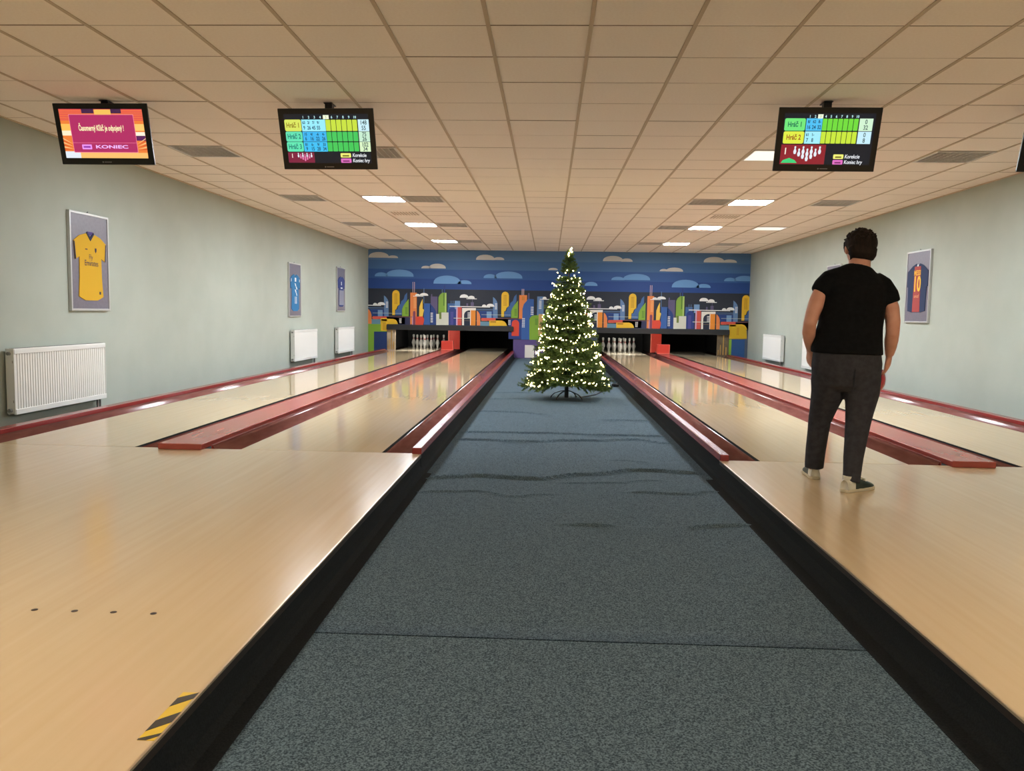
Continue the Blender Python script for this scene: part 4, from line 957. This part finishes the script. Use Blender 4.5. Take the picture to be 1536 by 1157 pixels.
BL = {L_: [branch_mesh(L_, int(L_ * 100) + s) for s in range(3)] for L_ in (.14, .24, .36, .48, .62)}
def tree_r(z):
    tab = [(.05, .60), (.20, .63), (.45, .54), (.80, .44), (1.2, .335), (1.55, .235), (1.8, .14), (2.0, .06), (2.1, .03)]
    for (a, b), (c, d) in zip(tab, tab[1:]):
        if z <= c: return b + (d - b) * (z - a) / (c - a)
    return .03
rb = random.Random(5)
z = .22; ang = 0
while z < 2.02:
    r = tree_r(z)
    n = int(7 + 12 * r)
    for k in range(n):
        ang += 2 * PI / n
        ln = r * rb.uniform(.86, 1.1)
        key = min(BL, key=lambda q: abs(q - ln))
        o = link('branch', rb.choice(BL[key]), tree, (0, 0, z + rb.uniform(-.03, .03)))
        pitch = rb.uniform(.02, .25) if z > .4 else rb.uniform(.0, .16)
        o.rotation_euler = (rb.uniform(-.5, .5), pitch - (.55 if z > 1.75 else .0), ang + rb.uniform(-.15, .15))
        o.scale = (ln / key, 1, 1) if key < .2 else (ln / key,) * 3
    ang += .7; z += .062 + .03 * (r)
for k in range(3):
    o = link('branch', BL[.14][k], tree, (0, 0, 1.95)); o.rotation_euler = (k * 2, -1.35, k * 2.1)
# light chain
fl = thing('fairy_lights', 'chain of warm white fairy lights wound around the Christmas tree', 'string lights', (TX, TY, TZ))
M_BULB = mat('bulb_warm', (255, 226, 150), .4, emit=BULB_LIGHT)
rb = random.Random(21)
bm_, path = MB(), []
turns, z0, z1 = 12.5, .16, 2.03
N = 680
for i in range(N):
    # even spacing along the chain: more bulbs where the cone is wide
    f = 1 - math.sqrt(1 - (i + .5) / N * .985)
    zz = z0 + (z1 - z0) * f
    a = 2 * PI * turns * f
    r = tree_r(zz) * (.90 + .05 * math.sin(a * 5.3) + rb.uniform(-.08, .06))
    zz += .035 * math.sin(a * 3.1) + .02 * math.sin(a * 7.7)
    path.append((tree_r(zz) * .88 * math.cos(a), tree_r(zz) * .88 * math.sin(a), zz))
    p = Vector((r * math.cos(a), r * math.sin(a), zz)) + Vector((rb.uniform(-1, 1), rb.uniform(-1, 1), rb.uniform(-1, 1))) * .024
    s_ = rb.uniform(.0052, .0082)
    bm_.ball(p, s_, 5, 3)
for k in range(9): bm_.ball((rb.uniform(-.03, .03), -.02 + rb.uniform(-.03, .03), 1.98 + k * .016), rb.uniform(.009, .014), 5, 3)
b = bm_.build('bulbs', M_BULB, fl); b['kind'] = 'stuff'
MB().tube(path, .0025, 4).build('wire', mat('wire_green', (24, 40, 24), .6), fl)
# power cord
pc = thing('power_cord', 'black power cord and plug on the carpet beside the tree', 'cord', (TX + .2, TY + .3, ZF + .008))
MB().tube([(0, -.1, .004), (.12, .1, .004), (.25, .35, .004), (.38, .9, .004), (.50, 1.4, .01), (.66, 2.0, .004), (.76, 2.7, .004)], .008, 6).build('cable', M_BLACKP, pc)
MB().box(.42, .52, 1.25, 1.33, -.004, .07).build('adapter', M_BLACKP, pc, bevel=.008)
MB().box(.60, .72, 1.85, 1.92, -.004, .045).build('socket_block', M_BLACKP, pc, bevel=.008)

# ------------------------------------------------------------------ walking man, seen from behind
M_SKIN = noise_mat('skin', (214, 158, 136), (204, 146, 124), nscale=14, rough=.55)
M_SHIRT = noise_mat('shirt_black', (13, 14, 16), (20, 21, 23), nscale=40, rough=.9, spec=.15, bump=.25, bump_scale=14, bdist=.006)
M_TROUS = noise_mat('trousers_charcoal', (50, 50, 56), (60, 60, 66), nscale=30, rough=.85, spec=.2, bump=.35, bump_scale=10, bdist=.008)
M_HAIR = noise_mat('hair_brown', (20, 14, 11), (36, 25, 18), scale=(6, 6, 1), nscale=14, rough=.7, spec=.2, bump=.8, bump_scale=30, bdist=.004)
M_SHOEW = mat('shoe_white', (226, 222, 206), .5)
M_SHOEG = mat('shoe_dark_green', (38, 52, 46), .5)
M_SOLE = mat('shoe_sole', (206, 196, 170), .6)
man = thing('person', 'man in black t-shirt and charcoal trousers walking onto the lane, seen from behind', 'person', (1.86, 5.28, 0))
PO = Vector((1.86, 5.28, 0))
class PB(MB):
    """points given in room coordinates, stored relative to the man's base"""
    def fin(s, name, m, voxel, smooth=6, parent=man, f=.5):
        s.v = [tuple(Vector(p) - PO) for p in s.v]
        o = s.build(name, m, parent, smooth=True)
        rm = o.modifiers.new('r', 'REMESH'); rm.mode = 'VOXEL'; rm.voxel_size = voxel; rm.use_smooth_shade = True
        sm = o.modifiers.new('s', 'SMOOTH'); sm.factor = f; sm.iterations = smooth
        bake(o); o.data.polygons.foreach_set('use_smooth', [True] * len(o.data.polygons))
        return o
def hand(pb, W, d, n, curls, thumb_side):
    """palm and five fingers; W wrist, d towards the knuckles, n palm normal"""
    d = Vector(d).normalized(); n = Vector(n); n = (n - d * n.dot(d)).normalized(); s = d.cross(n) * thumb_side
    W = Vector(W)
    pb.tube([W - d * .02, W + d * .015, W + d * .05, W + d * .088, W + d * .098], [(.026, .019), (.031, .018), (.040, .016), (.042, .014), (.036, .009)], 12, side=s)
    for k, (off, ln) in enumerate(((.031, .070), (.011, .078), (-.010, .073), (-.030, .058))):
        p = W + d * (.085 - abs(off) * .12) + s * off
        dirn = d.copy(); pts = [p - d * .02, p]
        for seg, fr in enumerate((.45, .31, .24)):
            a = curls[k] * (1.0 if seg else .7)
            dirn = (dirn * math.cos(a) + (n - dirn * n.dot(dirn)).normalized() * math.sin(a)).normalized()
            p = p + dirn * ln * fr * 1.05; pts.append(p)
        pb.tube(pts, [.0095, .0095, .009, .0082, .0068], 8)
    p = W + d * .022 + s * .028
    t1 = (d * .72 + s * .62 + n * .25).normalized(); t2 = (d * .85 + s * .22 + n * .45).normalized()
    pb.tube([W + d * .012 + s * .012, p, p + t1 * .034, p + t1 * .034 + t2 * .028, p + t1 * .034 + t2 * .048], [.014, .0135, .0115, .010, .0075], 8)
X = (1, 0, 0)
b = PB()
# trunk, neck
b.tube([(1.852, 5.28, .70), (1.855, 5.28, .76), (1.852, 5.27, .86), (1.862, 5.27, 1.0), (1.872, 5.27, 1.16), (1.885, 5.28, 1.27), (1.898, 5.285, 1.33), (1.905, 5.29, 1.36)], [(.12, .07), (.155, .09), (.165, .095), (.160, .095), (.18, .105), (.165, .09), (.10, .07), (.066, .062)], 24, side=X)
b.tube([(1.902, 5.288, 1.31), (1.910, 5.298, 1.37), (1.918, 5.318, 1.42), (1.922, 5.335, 1.46)], [(.075, .066), (.066, .062), (.064, .062), (.066, .066)], 16, side=X)
# head: skull, jaw, nose, brow, lips, ears
b.ball((1.926, 5.345, 1.497), (.080, .094, .094), 20, 14)
b.ball((1.928, 5.385, 1.455), (.064, .068, .078), 18, 12)
b.ball((1.929, 5.425, 1.405), (.034, .034, .026), 12, 8)
b.tube([(1.929, 5.448, 1.495), (1.930, 5.466, 1.468), (1.930, 5.470, 1.455)], [(.008, .008), (.012, .012), (.014, .010)], 8)
b.tube([(1.890, 5.430, 1.506), (1.929, 5.440, 1.510), (1.968, 5.430, 1.506)], [.008, .010, .008], 8)
b.tube([(1.906, 5.440, 1.430), (1.930, 5.449, 1.432), (1.954, 5.440, 1.430)], [.005, .0085, .005], 8)
for s in (-1, 1): b.ball((1.926 + s * .083, 5.345, 1.475), (.012, .020, .032), 10, 8)
# arms
LE, LWr = (1.606, 5.235, 1.012), (1.655, 5.35, .845)
RE, RWr = (2.108, 5.235, .955), (2.140, 5.345, .825)
b.tube([(1.74, 5.28, 1.285), (1.690, 5.275, 1.23), (1.652, 5.262, 1.15), (1.622, 5.245, 1.07), LE, (1.612, 5.27, .955), (1.634, 5.315, .895), LWr], [.050, .050, .049, .044, .040, .041, .035, .027], 14)
b.tube([(2.03, 5.28, 1.255), (2.072, 5.272, 1.19), (2.100, 5.258, 1.11), (2.110, 5.242, 1.03), RE, (2.114, 5.262, .915), (2.128, 5.305, .865), RWr], [.050, .050, .049, .044, .040, .041, .035, .027], 14)
hand(b, LWr, (.10, .55, -.80), (.9, .1, .2), (.25, .3, .33, .36), -1)
BALL = Vector((2.080, 5.515, .655)); BR = .108
pn = BALL - Vector((2.155, 5.39, .745))
hand(b, RWr, (.09, .44, -.86), pn, (.20, .22, .24, .26), 1)
# legs inside the trousers
for pts in ([(1.765, 5.285, .68), (1.768, 5.335, .56), (1.752, 5.42, .385), (1.754, 5.455, .25), (1.75, 5.48, .06)], [(1.945, 5.275, .68), (1.94, 5.24, .57), (1.906, 5.18, .40), (1.873, 5.12, .23), (1.85, 5.085, .06)]):
    b.tube(pts, [.085, .075, .052, .046, .036], 14)
body = b.fin('body', M_SKIN, .0058, 4)
# eyes
for s in (-1, 1):
    e = MB().ball((1.929 + s * .031 - PO.x, 5.437 - PO.y, 1.488), .0105, 10, 8).build('eye', mat('eye_white', (230, 226, 220), .3), man, smooth=True)
    MB().ball((1.929 + s * .031 - PO.x, 5.4445 - PO.y, 1.488), .0052, 8, 6).build('iris', mat('iris_brown', (60, 40, 26), .2), e, smooth=True)
# hair
h = PB()
h.ball((1.927, 5.333, 1.512), (.0955, .102, .090), 22, 16)
h.tube([(1.922, 5.285, 1.48), (1.918, 5.272, 1.44), (1.914, 5.274, 1.412)], [(.088, .05), (.082, .04), (.070, .028)], 16, side=X)
rh = random.Random(3)
for k in range(110):
    th = rh.uniform(0, 2 * PI); ph = rh.uniform(.0, 1.35)
    n = Vector((math.sin(ph) * math.cos(th), math.sin(ph) * math.sin(th), math.cos(ph)))
    if n.y > .75 and n.z < .3: continue
    p = Vector((1.927, 5.333, 1.512)) + Vector((n.x * .092, n.y * .098, n.z * .086))
    d = (n * .6 + Vector((rh.uniform(-.6, .6), rh.uniform(-.6, .6), rh.uniform(-.3, .3)))).normalized()
    h.tube([p - n * .012, p + d * .007, p + d * rh.uniform(.010, .018)], [.012, .008, .003], 6)
for k in range(26):
    x = rh.uniform(-.072, .066); p = Vector((1.917 + x, 5.272 + abs(x) * .42, 1.425 + rh.uniform(-.01, .03)))
    h.tube([p, p + Vector((rh.uniform(-.006, .006), -.006, -.012)), p + Vector((rh.uniform(-.01, .01), -.004, -.026))], [.010, .007, .0025], 6)
for s in (-1, 1): h.tube([(1.926 + s * .084, 5.355, 1.52), (1.926 + s * .084, 5.365, 1.485), (1.926 + s * .081, 5.372, 1.455)], [.016, .012, .005], 8)
hair = h.fin('hair', M_HAIR, .0045, 3, f=.4)
# t-shirt
s = PB()
s.tube([(1.849, 5.27, .828), (1.850, 5.27, .86), (1.856, 5.27, .93), (1.862, 5.268, 1.0), (1.868, 5.265, 1.08), (1.873, 5.265, 1.16), (1.880, 5.272, 1.23), (1.888, 5.28, 1.285), (1.896, 5.284, 1.325), (1.902, 5.288, 1.352), (1.905, 5.29, 1.366)],
       [(.219, .142), (.217, .142), (.205, .136), (.195, .132), (.194, .132), (.197, .132), (.196, .125), (.178, .112), (.140, .094), (.098, .080), (.080, .072)], 32, side=X)
s.tube([(1.790, 5.285, 1.290), (1.735, 5.28, 1.268), (1.695, 5.276, 1.232), (1.668, 5.272, 1.195)], [.074, .079, .072, .063], 16)
s.tube([(1.985, 5.285, 1.270), (2.040, 5.28, 1.235), (2.080, 5.272, 1.185), (2.100, 5.262, 1.138)], [.076, .078, .070, .060], 16)
shirt = s.fin('t_shirt', M_SHIRT, .008, 6)
# trousers
tr = PB()
tr.tube([(1.852, 5.275, .875), (1.852, 5.275, .83), (1.856, 5.28, .76), (1.857, 5.28, .70), (1.857, 5.28, .63), (1.857, 5.28, .60)], [(.196, .125), (.205, .134), (.213, .148), (.208, .145), (.18, .125), (.12, .09)], 30, side=X)
tr.tube([(1.762, 5.285, .72), (1.762, 5.305, .65), (1.767, 5.335, .575), (1.758, 5.385, .47), (1.752, 5.42, .385), (1.753, 5.445, .30), (1.752, 5.47, .19), (1.750, 5.482, .07)], [.112, .110, .101, .082, .070, .066, .063, .060], 18)
tr.tube([(1.950, 5.275, .72), (1.948, 5.26, .65), (1.945, 5.24, .585), (1.924, 5.21, .48), (1.906, 5.18, .40), (1.888, 5.15, .31), (1.866, 5.115, .20), (1.848, 5.078, .055)], [.112, .110, .102, .084, .074, .066, .058, .050], 18)
rt = random.Random(9)
trousers = tr.fin('trousers', M_TROUS, .008, 4)
MB().tube([(1.857 - PO.x - .0, -.155, .74), (1.857 - PO.x, -.150, .66), (1.857 - PO.x, -.12, .60)], .003, 6).build('back_seam', M_TROUS, trousers)
# shoes
def shoe(heel, ang, label):
    """heel: point on the floor under the heel; ang: direction of the toe from +y towards +x"""
    r = bpy.data.objects.new('shoe', None); COL.objects.link(r); r.parent = man
    r.location = Vector(heel) - PO; r.rotation_euler = (0, 0, -ang); r['label'] = label
    def outline(k):
        out = []
        for y, w in ((-.012, .018), (.0, .031), (.03, .036), (.08, .034), (.13, .038), (.18, .046), (.22, .044), (.25, .033), (.268, .015)): out.append((w * k, y))
        return out + [(-x, y) for x, y in out[::-1]]
    MB().prism(outline(1.06), 0, .020, axis='z').build('sole', M_SOLE, r, bevel=.004)
    up = MB()
    rings = [(-.006, .028, .075), (.02, .034, .098), (.06, .035, .096), (.10, .036, .086), (.14, .041, .070), (.18, .045, .058), (.22, .042, .048), (.25, .030, .036), (.264, .012, .026)]
    n = 14; bidx = 0
    for y, w, hgt in rings:
        for k in range(n):
            a = PI * k / (n - 1)
            up.v.append((w * math.cos(a) * (1.0 if 0 < k < n - 1 else 1.0), y, .018 + (hgt - .018) * max(0.0, math.sin(a)) ** .7))
    for i in range(len(rings) - 1):
        for k in range(n - 1):
            up.f.append((i * n + k, i * n + k + 1, (i + 1) * n + k + 1, (i + 1) * n + k))
            up.m.append(0 if i < 2 or i >= 7 else 1)
    up.f.append(tuple(range(n))); up.m.append(0); up.f.append(tuple((len(rings) - 1) * n + k for k in range(n - 1, -1, -1))); up.m.append(0)
    up.build('upper', [M_SHOEW, M_SHOEG], r, smooth=True)
    tg = MB().box(-.017, .017, .085, .19, .0, .004).build('tongue', M_SHOEW, r); tg.rotation_euler = (-.33, 0, 0); tg.location = (0, 0, .126)
    for k in range(4):
        y = .105 + k * .022; zt = .094 - k * .009
        MB().tube([(-.026, y, zt - .012), (0, y + .004, zt), (.026, y, zt - .012)], .0035, 6).build('lace', M_SHOEW, r)
    MB().tube([(0, .035, .080), (0, .035, .098)], [(.031, .036), (.031, .038)], 14).build('collar', M_SHOEW, r)
    return r
shoe((1.748, 5.445, 0), .12, 'white bowling shoe with dark toe, stepping forward')
shoe((1.800, 5.050, 0), .95, 'white and dark green bowling shoe turned outward')
# ball in his hand
ball = thing('bowling_ball', 'red bowling ball held in the walking man\'s hand', 'bowling ball', BALL)
MB().ball((0, 0, 0), BR, 32, 20).build('ball_shell', noise_mat('ball_red', (196, 34, 48), (168, 22, 40), nscale=6, rough=.12, coat=.5), ball, smooth=True)
for a, c in ((.0, .0), (.024, .008), (.006, -.05)):
    MB().lathe([(.011, .1045), (.011, .1082)], 10, (a, c, -.0)).build('finger_hole', M_DARK, ball)
